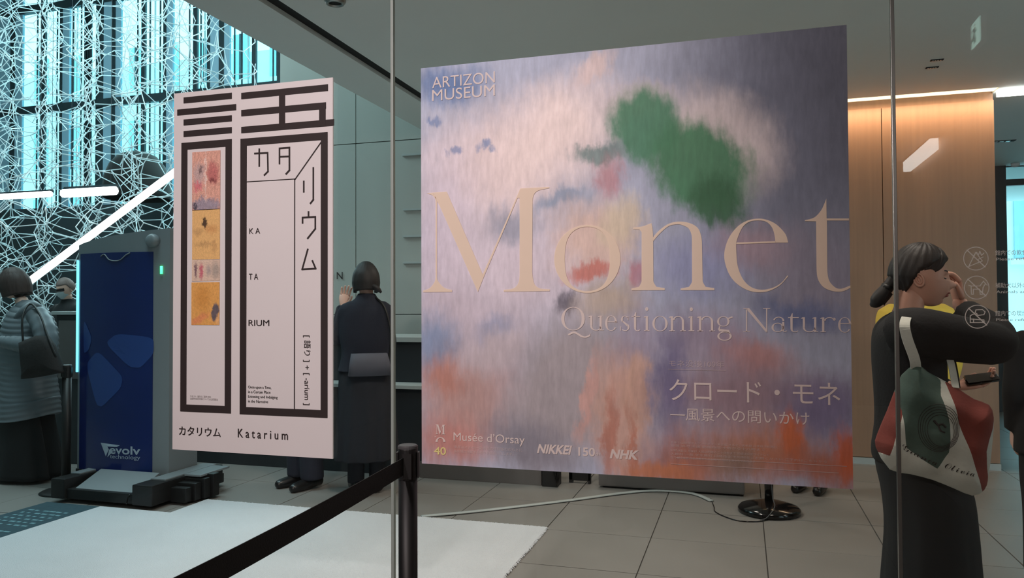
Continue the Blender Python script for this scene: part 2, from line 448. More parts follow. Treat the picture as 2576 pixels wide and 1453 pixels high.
def inside(p):
    d = p-Vector((0, 0, CAMH)); dd = d.dot(F_)
    x = 1288+F*d.dot(R_)/dd; y = 726.5-F*d.dot(U_)/dd
    lim = -6.85 if p.z > 4.05 else -6.2
    return p.x < lim+.25*sin(p.z*3.1) and p.z > .9 and p.z < 7.4 and x > -180, dd
unit = bmesh.new(); tube(unit, [(0, 0, 0), (0, 0, 1)], .0068, 4); unit_me = bpy.data.meshes.new('wire'); unit.to_mesh(unit_me); unit.free(); unit_me.materials.append(M['wire'])
el_ = []
for a, b in sorted(edges):
    pa, pb = vpos(a), vpos(b)
    ia, da = inside(pa); ib, db = inside(pb)
    if ia and ib: el_.append((da+db, pa, pb))
el_.sort(key=lambda e: e[0])
rest = bmesh.new()
for n_, (d, pa, pb) in enumerate(el_):
    if n_ < 295:
        o = bpy.data.objects.new('wire', unit_me); C.objects.link(o); o.parent = ls
        v = pb-pa
        Mx = Matrix.Translation(pa) @ v.to_track_quat('Z', 'Y').to_matrix().to_4x4() @ Matrix.Diagonal((1, 1, v.length, 1))
        o.matrix_parent_inverse = ls.matrix_basis.inverted(); o.matrix_basis = Mx
    else: tube(rest, [pa, pb], .0068, 4)
o = obj('wire_web', rest, M['wire'], ls); o['kind'] = 'stuff'
print('wires', len(el_))

# hanging linear lights
def led_line(label, p0, p1, r, top):
    t = thing('linear_light', label, 'light', p0)
    b = bmesh.new(); tube(b, [p0, p1], r, 10); obj('tube', b, M['led'], t, True)
    v = (p1-p0)
    b = bmesh.new(); tube(b, [p0+Vector((0, .03, r)), p1+Vector((0, .03, r))], r*.7, 6); obj('housing', b, M['mullion'], t)
    for s in (.12, .88):
        q = p0+v*s
        b = bmesh.new(); tube(b, [q+Vector((0, .03, r)), Vector((q.x, q.y+.03, top))], .003, 5); obj('cable', b, M['mullion'], t)
led_line('long white light tube slanting up from the far left to the katakana banner', at(76, 706, Y=7.5), at(500, 388, Y=7.5), .045, 8)
led_line('level white light tube at the left edge of the picture', at(-120, 502, Y=8.0), at(127, 487.5, Y=8.0), .04, 8)
led_line('short level white light tube ending beside the dark hanging dome', at(159, 486.5, Y=7.9), at(290, 479, Y=7.9), .055, 8)
dm = thing('dome_pendant', 'large dark dome hanging behind the white wire web', 'lamp', at(345, 440, Y=10.2))
c0 = at(345, 500, Y=10.2)
b = bmesh.new(); lathe(b, [(.0, .78), (.14, .77), (.3, .7), (.42, .55), (.5, .34), (.52, .1), (.5, 0), (.47, 0), (.4, .3), (.2, .6), (0, .65)], c0); obj('shade', b, mat('dark_dome', srgb(30, 27, 26), .9, noise_s=6, noise_a=.2), dm, True)
b = bmesh.new(); tube(b, [c0+Vector((0, 0, .76)), Vector((c0.x, c0.y, 8))], .01, 6); obj('cable', b, M['bk'], dm)

# ------------------------------------------------------------------ floor coverings
rb = bmesh.new()
rx0, rx1, ry0, ry1 = -4.25, -1.172, Yg+.06, 4.6
NX, NY = at(431, 1270, Z=0).x+.16, 4.24
def slab(bm, P, z0, z1):
    prism(bm, [Vector((x, y, z1)) for x, y in P], (0, 0, z0-z1))
slab(rb, [(rx0, ry0), (rx1, ry0), (rx1, ry1), (NX, ry1), (NX, NY), (rx0, NY)], 0, .012)
rug = thing('rug', 'large pale cream rug with a fuzzy edge on the tiled floor', 'rug', ((rx0+rx1)/2, 3.6, 0))
obj('pile', rb, M['rug'], rug)
fb_ = bmesh.new(); rr = random.Random(3)
for i in range(900):
    if i % 3: x, y, dx, dy = rx1, rr.uniform(ry0, ry1), 1, 0
    else: x, y, dx, dy = rr.uniform(NX, rx1), ry1, 0, 1
    l = rr.uniform(.004, .014); wv = .004
    p = [Vector((x, y, .012)), Vector((x+dx*l+dy*rr.uniform(-.004, .004), y+dy*l+dx*rr.uniform(-.004, .004), rr.uniform(.002, .01)))]
    tube(fb_, p, [wv, .001], 3)
o = obj('fringe', fb_, M['rug'], rug); o['kind'] = 'stuff'
mt = thing('entrance_mat', 'dark blue-green mat strip with pale printed rows left of the cream rug', 'mat', (-4.5, 3.6, 0))
obj('mat_base', B((-4.72, Yg+.1, 0), (-4.26, 4.24, .01), .003), M['mat'], mt)
b = bmesh.new()
for i in range(21):
    y = 2.85+i*.062
    if i % 7 == 6: continue
    for k in range(6):
        x = -4.66+k*.06+rr.uniform(0, .015)
        box(b, (x, y, .0095), (x+rr.uniform(.02, .05), y+.02, .0115))
o = obj('printed_rows', b, M['matpale'], mt); o['kind'] = 'stuff'

# ------------------------------------------------------------------ posters on the glass
Yp = Yg-.008
def quadbox(bm, p0, p1, Y, th=.0008):
    a = at(*p0, Y=Y); b = at(*p1, Y=Y)
    return box(bm, (a.x, Y-th, b.z), (b.x, Y, a.z))
def polypx(bm, pts, Y, th=.0006, flat=False):
    P = [at(x, y, Y=Y) for x, y in pts]
    # outline must run counter-clockwise seen from the camera for a front normal of -Y
    return prism(bm, P, (0, th, 0))
def strokepx(bm, pts, wpx, Y, th=.0006):
    """polyline with square joins, width in pixels of the photograph frame"""
    P = [at(x, y, Y=Y) for x, y in pts]; w = wpx*(Y/cos(.3))/F*.5*1.02
    for i_, (a, b) in enumerate(zip(P[:-1], P[1:])):
        a = a-Vector((0, .00012*(i_+len(bm.verts) % 7), 0)); b = Vector((b.x, a.y, b.z))
        d = (b-a).normalized(); n = Vector((-d.z, 0, d.x))*w
        a2, b2 = a-d*w*.9, b+d*w*.9
        prism(bm, [a2+n, b2+n, b2-n, a2-n], (0, th, 0))
    return bm
def textmesh(s, off=0):
    c = bpy.data.curves.new('text', 'FONT'); c.body = s; c.size = 1; c.offset = off; c.resolution_u = 5
    o = bpy.data.objects.new('text', c); C.objects.link(o)
    dg = bpy.context.evaluated_depsgraph_get()
    me = bpy.data.meshes.new_from_object(o.evaluated_get(dg))
    bpy.data.objects.remove(o); bpy.data.curves.remove(c)
    return me
def text(s, x0, x1, ybase, cap, Y, m, parent, name='lettering', off=0, rot=0, shear=0, ybase1=None, vert=False, capref=None):
    """text whose left/right pixel x are x0, x1, baseline pixel ybase, cap height in px, on plane Y"""
    me = textmesh(s, off)
    if not me.vertices: return None
    vs = [v.co.copy() for v in me.vertices]
    mnx = min(v.x for v in vs); mxx = max(v.x for v in vs); mxy = capref or max(v.y for v in vs)
    A = at(x0, ybase, Y=Y)
    if vert:   # reads downwards, letters turned a quarter clockwise; x0 = baseline x, ybase = top y, x1 = bottom y
        Bz = at(x0, x1, Y=Y); h = (at(x0+cap, ybase, Y=Y)-A).length/mxy; k = (A.z-Bz.z)/(mxx-mnx)
        for v, c in zip(me.vertices, vs): v.co = Vector((A.x+c.y*h, Y, A.z-(c.x-mnx)*k))
    else:
        Bp = at(x1, ybase, Y=Y); h = (at(x0, ybase-cap, Y=Y)-A).length/mxy; k = (Bp.x-A.x)/(mxx-mnx)
        for v, c in zip(me.vertices, vs): v.co = Vector((A.x+(c.x-mnx)*k+shear*c.y*h, Y, A.z+c.y*h))
    me.materials.clear(); me.materials.append(m)
    o = bpy.data.objects.new(name, me); C.objects.link(o)
    if parent: o.parent = parent; o.matrix_parent_inverse = parent.matrix_basis.inverted()
    return o

# -- left banner
TL = at(445, 235, Y=Yg); BR = at(837, 1153, Y=Yg)
bx0, bx1, bz0, bz1 = -2.235, -1.499, .800, 2.259
ban = thing('banner', 'tall white banner with thick black frames, katakana title and a strip of small pictures', 'poster', (-1.87, Yg, .8))
obj('board', B((bx0, Yg-.007, bz0), (bx1, Yg-.001, bz1)), M['paper'], ban)
Yb = Yg-.0085
b = bmesh.new()
def rect(x0, y0, x1, y1): quadbox(b, (x0, y0), (x1, y1), Yb)
# speech radical bars (left)
def hb(xl, xr, y, h):      # bar: left px, right px, centre y at left, height px at left
    a = at(xl, y-h/2, Y=Yb); c = at(xl, y+h/2, Y=Yb); d = at(xr, y, Y=Yb)
    box(b, (a.x, Yb-.0008, c.z), (d.x, Yb, a.z))
hb(462, 583, 252.5, 15); hb(446, 594, 283, 15); hb(462, 583, 308, 15); hb(462, 583, 337, 15)
# left frame
zt1 = at(462, 359, Y=Yb).z; zb1 = at(452, 1034, Y=Yb).z
xl, xr = at(455, 700, Y=Yb).x, at(582, 700, Y=Yb).x
xli, xri = at(470, 700, Y=Yb).x, at(567, 700, Y=Yb).x
th_ = xli-xl
def frame(x0, x1, z0, z1, t, tt=None):
    tt = tt or t
    box(b, (x0, Yb-.0008, z0), (x0+t, Yb, z1)); box(b, (x1-t, Yb-.0008, z0), (x1, Yb, z1))
    box(b, (x0+t, Yb-.0008, z1-tt), (x1-t, Yb, z1)); box(b, (x0+t, Yb-.0008, z0), (x1-t, Yb, z0+tt))
frame(xl, xr, zb1, zt1, th_, .029)
# right character
hb(607, 825, 241.5, 16); hb(607, 820, 284.5, 16); hb(607, 841, 327, 16)
quadbox(b, (702, 236), (717, 320), Yb-.0004); quadbox(b, (803, 268), (819, 316), Yb-.0004)
x2, x3 = at(604, 700, Y=Yb).x, at(824, 700, Y=Yb).x
zt2 = at(607, 349, Y=Yb).z; zb2 = at(600, 1041, Y=Yb).z
frame(x2, x3, zb2, zt2, th_, .029)
# thin inner lines
zi = at(621, 457, Y=Yb).z; xv = at(741, 700, Y=Yb).x
box(b, (x2+th_, Yb-.0006, zi-.0015), (xv, Yb, zi+.0015)); box(b, (xv-.002, Yb-.0006, zb2+.02), (xv+.002, Yb, zi+.0015))
strokepx(b, [(742, 451), (808, 357)], 3, Yb)
# katakana drawn as angular strokes
K = [[(641, 386), (673, 384), (674, 431), (665, 440)], [(652, 375), (652, 417)],
     [(703, 411), (703, 373), (728, 371), (728, 428), (720, 437)], [(704, 394), (727, 393)],
     [(764, 456), (764, 482)], [(788, 422), (788, 502), (781, 511)],
     [(776, 533), (776, 545)], [(761, 560), (761, 547), (793, 545), (793, 575), (774, 599)],
     [(774, 627), (760, 677), (794, 675), (786, 656)]]
for s in K: strokepx(b, s, 4.6, Yb)
obj('printed_frames', b, M['ink'], ban)
for s, x0, x1, y, c in (('KA', 627, 654, 588, 14), ('TA', 626, 649, 703, 15), ('RIUM', 625, 677, 819, 15)):
    text(s if len(s) > 4 else ' '.join(s) if len(s) == 2 else s, x0, x1, y, c, Yb-.001, M['ink'], ban)
text('K a t a r i u m', 598, 724, 1099, 22, Yb-.001, M['ink'], ban, capref=.7, off=.008)
text('カタリウム', 450, 555, 1092, 21, Yb-.001, M['ink'], ban, off=.008)
for i, (s, x1) in enumerate((('Once upon a Time,', 682), ('in a Certain Place', 680), ('Listening and Indulging', 698), ('in the Narrative', 674))):
    text(s, 624, x1, 976+i*11.8, 7, Yb-.001, M['ink'], ban, capref=.7)
text('[ 語り ] + [ -arium ]', 766, 1018, 843, 13, Yb-.001, M['ink'], ban, vert=True, capref=.72)
text('テキスト  展示のご案内 2025', 478, 530, 998, 4, Yb-.001, M['ink2'], ban, capref=.7)
text('会期中の展示内容については公式情報を', 478, 548, 1004, 4, Yb-.001, M['ink2'], ban, capref=.7)
# strip of four generic pictures
def artmat(name, base, patches, nscale=6, stretch=(1, 1, 1), stroke=.06, bumpy=0, rough=.65, contrast=.25):
    """abstract colour print: soft elliptical colour patches, disturbed by brush-like noise. patches in generated (u, v) 0..1"""
    m = bpy.data.materials.new(name); m.use_nodes = True; nt = m.node_tree; N = nt.nodes; L = nt.links
    bs = N['Principled BSDF']; bs.inputs['Roughness'].default_value = rough
    tc = N.new('ShaderNodeTexCoord'); sep = N.new('ShaderNodeSeparateXYZ'); cmb = N.new('ShaderNodeCombineXYZ')
    L.new(tc.outputs['Generated'], sep.inputs[0]); L.new(sep.outputs['X'], cmb.inputs[0]); L.new(sep.outputs['Z'], cmb.inputs[1])
    def nz(scale, st, detail=6, rot=0):
        mp = N.new('ShaderNodeMapping'); mp.inputs['Scale'].default_value = st; mp.inputs['Rotation'].default_value = (0, 0, rot)
        L.new(cmb.outputs[0], mp.inputs[0])
        n = N.new('ShaderNodeTexNoise'); n.inputs['Scale'].default_value = scale; n.inputs['Detail'].default_value = detail; n.inputs['Roughness'].default_value = .62
        L.new(mp.outputs[0], n.inputs[0]); return n
    def addv(a, noise_, amt):
        s = N.new('ShaderNodeVectorMath'); s.operation = 'SUBTRACT'; s.inputs[1].default_value = (.5, .5, .5); L.new(noise_.outputs['Color'], s.inputs[0])
        q = N.new('ShaderNodeVectorMath'); q.operation = 'SCALE'; q.inputs['Scale'].default_value = amt; L.new(s.outputs[0], q.inputs[0])
        r = N.new('ShaderNodeVectorMath'); r.operation = 'ADD'; L.new(a, r.inputs[0]); L.new(q.outputs[0], r.inputs[1]); return r.outputs[0]
    v1 = addv(cmb.outputs[0], nz(nscale, (1, 1, 1)), stroke*1.6)
    v2 = addv(v1, nz(nscale*6, (1.6, .6, 1), 4, .5), stroke)
    col = N.new('ShaderNodeRGB'); col.outputs[0].default_value = base; cur = col.outputs[0]
    for p in patches:
        cx, cy, rx, ry, ang, c, soft, op = p
        mp = N.new('ShaderNodeMapping'); mp.vector_type = 'TEXTURE'; mp.inputs['Location'].default_value = (cx, cy, 0)
        mp.inputs['Rotation'].default_value = (0, 0, radians(ang)); mp.inputs['Scale'].default_value = (rx, ry, 1)
        L.new(v2, mp.inputs[0])
        ln = N.new('ShaderNodeVectorMath'); ln.operation = 'LENGTH'
        L.new(mp.outputs[0], ln.inputs[0])
        mr = N.new('ShaderNodeMapRange'); mr.interpolation_type = 'SMOOTHSTEP'
        mr.inputs['From Min'].default_value = 1+soft*.5; mr.inputs['From Max'].default_value = max(0, 1-soft)
        mr.inputs['To Min'].default_value = 0; mr.inputs['To Max'].default_value = op
        L.new(ln.outputs['Value'], mr.inputs['Value'])
        mx = N.new('ShaderNodeMix'); mx.data_type = 'RGBA'; mx.inputs[7].default_value = c
        L.new(mr.outputs[0], mx.inputs[0]); L.new(cur, mx.inputs[6]); cur = mx.outputs[2]
    # value variation like brush marks
    n4 = nz(nscale*5, stretch, 7, -.3); n5 = nz(nscale*1.7, (1, 1, 1), 4)
    for n_, amt in ((n4, contrast), (n5, contrast*.7)):
        mr = N.new('ShaderNodeMapRange'); mr.inputs['From Min'].default_value = .3; mr.inputs['From Max'].default_value = .7
        mr.inputs['To Min'].default_value = 1-amt; mr.inputs['To Max'].default_value = 1+amt
        L.new(n_.outputs[0], mr.inputs['Value'])
        q = N.new('ShaderNodeVectorMath'); q.operation = 'SCALE'; L.new(cur, q.inputs[0]); L.new(mr.outputs[0], q.inputs['Scale']); cur = q.outputs[0]
    L.new(cur, bs.inputs['Base Color'])
    bp = N.new('ShaderNodeBump'); bp.inputs['Strength'].default_value = .06; bp.inputs['Distance'].default_value = .003
    L.new(n4.outputs[0], bp.inputs['Height']); L.new(bp.outputs[0], bs.inputs['Normal'])
    return m
pics = [((484, 383), (554, 526), artmat('pink_print', srgb(222, 168, 150), [
            (.25, .62, .22, .22, 0, srgb(196, 170, 168), .5, .9), (.74, .62, .22, .22, 0, srgb(190, 110, 108), .5, .9), (.5, .08, .6, .14, 0, srgb(150, 144, 160), .4, .9),
            (.3, .7, .07, .07, 0, srgb(80, 60, 66), .6, .8), (.74, .5, .14, .06, 0, srgb(110, 50, 56), .6, .8), (.48, .6, .03, .5, 0, srgb(240, 214, 204), .3, .9), (.2, .42, .2, .1, 0, srgb(214, 110, 122), .7, .8), (.1, .05, .1, .06, 0, srgb(60, 56, 70), .5, .9)], 9, (1, 1, 1), .22, contrast=.3)),
        ((484, 528), (553, 651), artmat('ochre_print', srgb(232, 186, 122), [
            (.45, .72, .09, .12, 25, srgb(60, 44, 34), .35, .95), (.2, .55, .2, .08, 0, srgb(190, 150, 100), .7, .7), (.7, .6, .25, .1, 0, srgb(200, 140, 84), .7, .6), (.4, .3, .35, .06, 0, srgb(160, 124, 84), .8, .5), (.8, .25, .1, .15, 0, srgb(180, 136, 90), .8, .5)], 11, (1, 1, 1), .16, contrast=.18)),
        ((483, 654), (553, 706), artmat('pale_figure_free_print', srgb(222, 196, 176), [
            (.14, .5, .06, .4, 0, srgb(110, 78, 92), .6, .9), (.34, .45, .09, .42, 0, srgb(198, 96, 116), .6, .9), (.6, .5, .1, .3, 0, srgb(160, 150, 150), .7, .7), (.85, .5, .16, .45, 0, srgb(150, 144, 138), .7, .7)], 8, (1, 1, 1), .14, contrast=.22)),
        ((482, 710), (552, 817), artmat('orange_print', srgb(228, 168, 92), [
            (.85, .3, .13, .22, -15, srgb(92, 88, 100), .25, .95), (.3, .14, .4, .1, 20, srgb(224, 140, 96), .6, .8), (.4, .62, .3, .35, 0, srgb(206, 142, 66), .8, .7), (.96, .12, .1, .14, 0, srgb(232, 178, 120), .3, .9)], 8, (6, .6, 1), .12, contrast=.22))]
for p0, p1, m in pics:
    b = bmesh.new(); quadbox(b, p0, p1, Yb); obj('printed_picture', b, m, ban)

# -- large square poster: brush-like colour field in the photograph's colours
px0, px1, pz0, pz1 = -1.132, .323, .803, 2.259
pos = thing('poster', 'large square painterly blue, green and orange poster with huge cream serif title', 'poster', (-.4, Yg, .8))
def uv(px, py):
    p = at(px, py, Y=Yg); return (p.x-px0)/(px1-px0), (p.z-pz0)/(pz1-pz0)
def pt(px, py, rxp, ryp, ang, c, soft=.7, op=.9):
    u_, v_ = uv(px, py); return (u_, v_, rxp/1080, ryp/1060, ang, srgb(*c), soft, op)
patches = [
 pt(2010, 320, 330, 480, 0, (116, 122, 142), .8, .95), pt(1250, 420, 260, 180, 15, (246, 228, 228), .8, .95), pt(1400, 330, 200, 130, 30, (250, 232, 228), .8, .95),  # print colours; grey right and pale left tones also imitate uneven lighting
 pt(1500, 170, 70, 35, 40, (232, 212, 210), .7, .9), pt(1130, 210, 110, 60, 0, (90, 122, 172), .8, .9), pt(1110, 620, 120, 260, 0, (222, 212, 228), .8, .8),
 pt(1300, 680, 240, 160, 0, (236, 222, 232), .8, .8), pt(1180, 800, 200, 90, -15, (208, 196, 208), .8, .8), pt(1100, 870, 70, 90, 0, (120, 146, 184), .8, .8), pt(1240, 830, 60, 40, 20, (128, 150, 190), .8, .7),
 pt(1180, 1010, 180, 150, 20, (194, 156, 148), .8, .9), pt(1120, 950, 70, 60, 0, (196, 134, 116), .8, .8), pt(1130, 1110, 120, 80, 0, (200, 138, 128), .8, .9),
 pt(1250, 880, 120, 70, 20, (202, 190, 196), .8, .8), pt(1220, 375, 28, 18, 0, (120, 146, 192), .6, .8), pt(1140, 390, 22, 14, 30, (110, 136, 184), .6, .7), pt(1090, 310, 22, 14, 0, (110, 136, 184), .6, .7),
 # loose cream and green colour field, upper middle to right
 pt(1800, 360, 170, 130, -38, (224, 212, 212), .55, .9), pt(1600, 250, 110, 50, 0, (222, 208, 210), .6, .85),
 pt(1620, 310, 110, 95, -25, (72, 138, 104), .4, .95), pt(1760, 420, 150, 105, -38, (66, 130, 92), .38, .97), pt(1500, 380, 60, 26, 10, (92, 130, 128), .6, .8), pt(1810, 510, 75, 60, -50, (46, 102, 66), .5, .9),
 # warm and blue strokes in the middle
 pt(1290, 560, 80, 50, 0, (150, 158, 178), .7, .75), pt(1420, 500, 80, 26, 15, (130, 156, 186), .7, .7), pt(1520, 440, 42, 60, 0, (196, 130, 134), .7, .7),
 pt(1500, 600, 120, 110, 0, (228, 200, 186), .7, .9), pt(1560, 560, 60, 80, -20, (226, 212, 186), .7, .8), pt(1480, 680, 70, 24, 12, (204, 118, 104), .6, .85), pt(1430, 750, 34, 34, 30, (62, 60, 80), .7, .8), pt(1600, 700, 30, 40, 0, (196, 90, 90), .7, .6),
 pt(1530, 760, 90, 60, 0, (200, 182, 160), .7, .85),
 # lower middle, grey-violet to orange
 pt(1420, 980, 150, 240, -24, (172, 164, 168), .5, .95), pt(1330, 1120, 140, 70, -20, (140, 138, 150), .7, .9), pt(1600, 900, 60, 150, 0, (160, 150, 170), .7, .8),
 pt(1560, 1050, 85, 170, 0, (214, 172, 154), .6, .9), pt(1600, 980, 40, 90, 0, (220, 180, 158), .6, .85), pt(1480, 1000, 20, 120, -16, (216, 170, 160), .6, .8), pt(1530, 1090, 20, 110, -5, (182, 112, 92), .7, .7), pt(1590, 1120, 14, 100, 0, (194, 122, 98), .7, .7),
 # right side violet greys and blues
 pt(1750, 680, 130, 90, 0, (148, 156, 196), .8, .8), pt(1900, 620, 110, 60, 0, (176, 150, 160), .8, .8), pt(2040, 700, 150, 130, 0, (146, 142, 160), .8, .8), pt(2020, 780, 120, 40, -10, (96, 112, 156), .8, .8),
 pt(1780, 860, 150, 80, 0, (156, 142, 162), .8, .85), pt(1900, 900, 90, 60, 0, (184, 132, 126), .8, .85), pt(1860, 1000, 260, 90, 0, (150, 118, 126), .8, .85), pt(2080, 1030, 110, 90, 0, (124, 116, 152), .8, .9), pt(1690, 960, 50, 150, 0, (110, 104, 142), .8, .85),
 # orange grasses along the bottom right
 pt(1720, 1150, 110, 80, 0, (170, 108, 90), .8, .9), pt(1900, 1140, 160, 80, 0, (188, 116, 76), .8, .9), pt(1990, 1110, 30, 60, 0, (216, 108, 50), .8, .85), pt(2080, 1180, 120, 60, 0, (176, 104, 76), .8, .9), pt(1850, 1160, 60, 50, 0, (146, 124, 110), .8, .8), pt(2130, 1140, 34, 60, 0, (206, 100, 56), .7, .9), pt(1650, 1180, 120, 30, 0, (206, 128, 84), .8, .85),
]
artm = artmat('painterly_print', srgb(182, 190, 212), patches, 5, (3.4, .7, 1), .06, contrast=.12)
obj('board', B((px0, Yg-.007, pz0), (px1, Yg-.001, pz1)), artm, pos)
def alphamat(name, c, a):
    m = bpy.data.materials.new(name); m.use_nodes = True; nt = m.node_tree
    bs = nt.nodes['Principled BSDF']; bs.inputs['Base Color'].default_value = c; bs.inputs['Roughness'].default_value = .7; bs.inputs['Alpha'].default_value = a
    n = nt.nodes.new('ShaderNodeTexNoise'); n.inputs['Scale'].default_value = 6
    mx = nt.nodes.new('ShaderNodeMix'); mx.data_type = 'RGBA'; mx.inputs[6].default_value = c; mx.inputs[7].default_value = [v*.96 for v in c[:3]]+[1]
    nt.links.new(n.outputs[0], mx.inputs[0]); nt.links.new(mx.outputs[2], bs.inputs['Base Color'])
    return m
M['cream'] = alphamat('cream_print', srgb(248, 226, 204), .88)
M['cream2'] = alphamat('pale_pink_print', srgb(238, 222, 216), .85)
M['cream3'] = alphamat('faint_print', srgb(230, 210, 206), .42)
Yt = Yg-.0095
def z2(pts): return [(1060+x/4.541, 440+y/4.541) for x, y in pts]
def z3(pts): return [(1620+x/4.770, 480+y/4.770) for x, y in pts]
def curvy(P):
    out_ = []; n = len(P)
    def ang(i):
        a, p, c_ = P[i-1], P[i], P[(i+1) % n]
        v, w_ = (p[0]-a[0], p[1]-a[1]), (c_[0]-p[0], c_[1]-p[1])
        return abs(atan2(v[0]*w_[1]-v[1]*w_[0], v[0]*w_[0]+v[1]*w_[1]))
    cn = [ang(i) > radians(50) for i in range(n)]
    for i in range(n):
        p1, p2 = P[i], P[(i+1) % n]; p0 = p1 if cn[i] else P[i-1]; p3 = p2 if cn[(i+1) % n] else P[(i+2) % n]
        L_ = math.hypot(p2[0]-p1[0], p2[1]-p1[1]); k_ = 1 if L_ < 3 or (cn[i] and cn[(i+1) % n]) else 5
        if L_ > 60: p0, p3 = p1, p2
        # damp tangents from long straight neighbours
        t1 = [(p2[q]-p0[q])*.5 for q in (0, 1)]; t2 = [(p3[q]-p1[q])*.5 for q in (0, 1)]
        for t_ in (t1, t2):
            m_ = math.hypot(*t_)
            if m_ > L_: t_[0] *= L_/m_; t_[1] *= L_/m_
        for k in range(k_):
            t = k/k_; h1 = 2*t**3-3*t*t+1; h2 = t**3-2*t*t+t; h3 = -2*t**3+3*t*t; h4 = t**3-t*t
            out_.append(tuple(h1*p1[q]+h2*t1[q]+h3*p2[q]+h4*t2[q] for q in (0, 1)))
    return out_
def sheet(bm, P):
    if len(P) > 8: P = curvy(P)
    f = bm.faces.new([bm.verts.new(at(x, y, Y=Yt)) for x, y in P]); f.normal_update(); bmesh.ops.triangulate(bm, faces=[f])
def ring(bm, cx, cy, rx, ry, thick, thin, a0=0, a1=360, n=48, tilt=0, Y=None):
    """calligraphic ring: thick at the sides, thin at top and bottom, pixel units"""
    Y = Y or Yt; prev = None
    for i in range(n+1):
        a = radians(a0+(a1-a0)*i/n); wd = thin+(thick-thin)*abs(cos(a-tilt))**1.6
        o_ = (cx+rx*cos(a), cy-ry*sin(a)); i_ = (cx+(rx-wd)*cos(a), cy-(ry-thin-(wd-thin)*.15)*sin(a))
        q = (bm.verts.new(at(*o_, Y=Y)), bm.verts.new(at(*i_, Y=Y)))
        if prev: bm.faces.new((prev[0], q[0], q[1], prev[1]))
        prev = q
def title(bm_name, fn):
    b = bmesh.new(); fn(b)
    for f in b.faces:
        f.normal_update()
        if f.normal.y > 0: f.normal_flip()
    return obj('title_letter', b, M['cream'], pos)
def LM(b):
    sheet(b, z2([(130, 200), (290, 190), (690, 1110), (712, 1165), (645, 1335), (205, 345), (178, 300)]))
    sheet(b, z2([(60, 208), (130, 200), (178, 300), (178, 1150), (190, 1210), (260, 1285), (350, 1312), (350, 1335), (20, 1338), (20, 1320), (95, 1290), (150, 1220), (162, 1150), (162, 300), (130, 235)]))
    sheet(b, z2([(1130, 152), (1460, 135), (1460, 150), (1340, 175), (1290, 215), (1270, 290), (1266, 1100), (1290, 1240), (1350, 1292), (1466, 1303), (1466, 1325), (940, 1332), (940, 1310), (1055, 1292), (1108, 1230), (1122, 1120), (1122, 262), (1098, 262), (712, 1165), (698, 1140), (1085, 255)]))
def Lo(b): ring(b, 1060+1895/4.541, 440+958/4.541, 378/4.541, 389/4.541, 26.5, 4.6, n=72)
def Ln(b):
    sheet(b, z3([(-130, 438), (-20, 425), (90, 385), (106, 480), (110, 600), (113, 1080), (150, 1150), (250, 1165), (250, 1190), (-150, 1192), (-150, 1170), (-60, 1150), (-29, 1080), (-29, 500), (-55, 462), (-130, 458)]))
    sheet(b, z3([(108, 560), (180, 475), (300, 392), (430, 367), (560, 390), (650, 450), (690, 560), (697, 700), (705, 1080), (740, 1150), (845, 1165), (845, 1190), (440, 1190), (440, 1170), (540, 1150), (577, 1080), (575, 560), (540, 455), (460, 410), (400, 400), (300, 420), (200, 500), (110, 602)]))
def Le(b):
    sheet(b, z3([(1730, 620), (1700, 520), (1600, 410), (1500, 355), (1390, 332), (1250, 352), (1120, 430), (1010, 580), (962, 770), (1000, 950), (1080, 1080), (1200, 1170), (1330, 1212), (1480, 1205), (1620, 1140), (1700, 1060), (1732, 1022), (1720, 1013), (1660, 1090), (1560, 1155), (1420, 1185), (1290, 1155), (1190, 1060), (1125, 900), (1107, 700), (1112, 600), (1180, 440), (1260, 372), (1370, 354), (1470, 372), (1540, 445), (1572, 560), (1575, 620)]))
    sheet(b, z3([(1108, 637), (1110, 618), (1580, 602), (1580, 622)]))
def Lt(b):
    sheet(b, z3([(1930, 350), (2040, 320), (2120, 240), (2165, 150), (2188, 90), (2192, 330), (2460, 330), (2460, 355), (2195, 355), (2200, 950), (2225, 1080), (2300, 1160), (2370, 1172), (2478, 1132), (2478, 1162), (2380, 1205), (2260, 1200), (2150, 1150), (2085, 1050), (2070, 900), (2065, 365), (1930, 362)]))
for fn in (LM, Lo, Ln, Le, Lt): title('letter', fn)
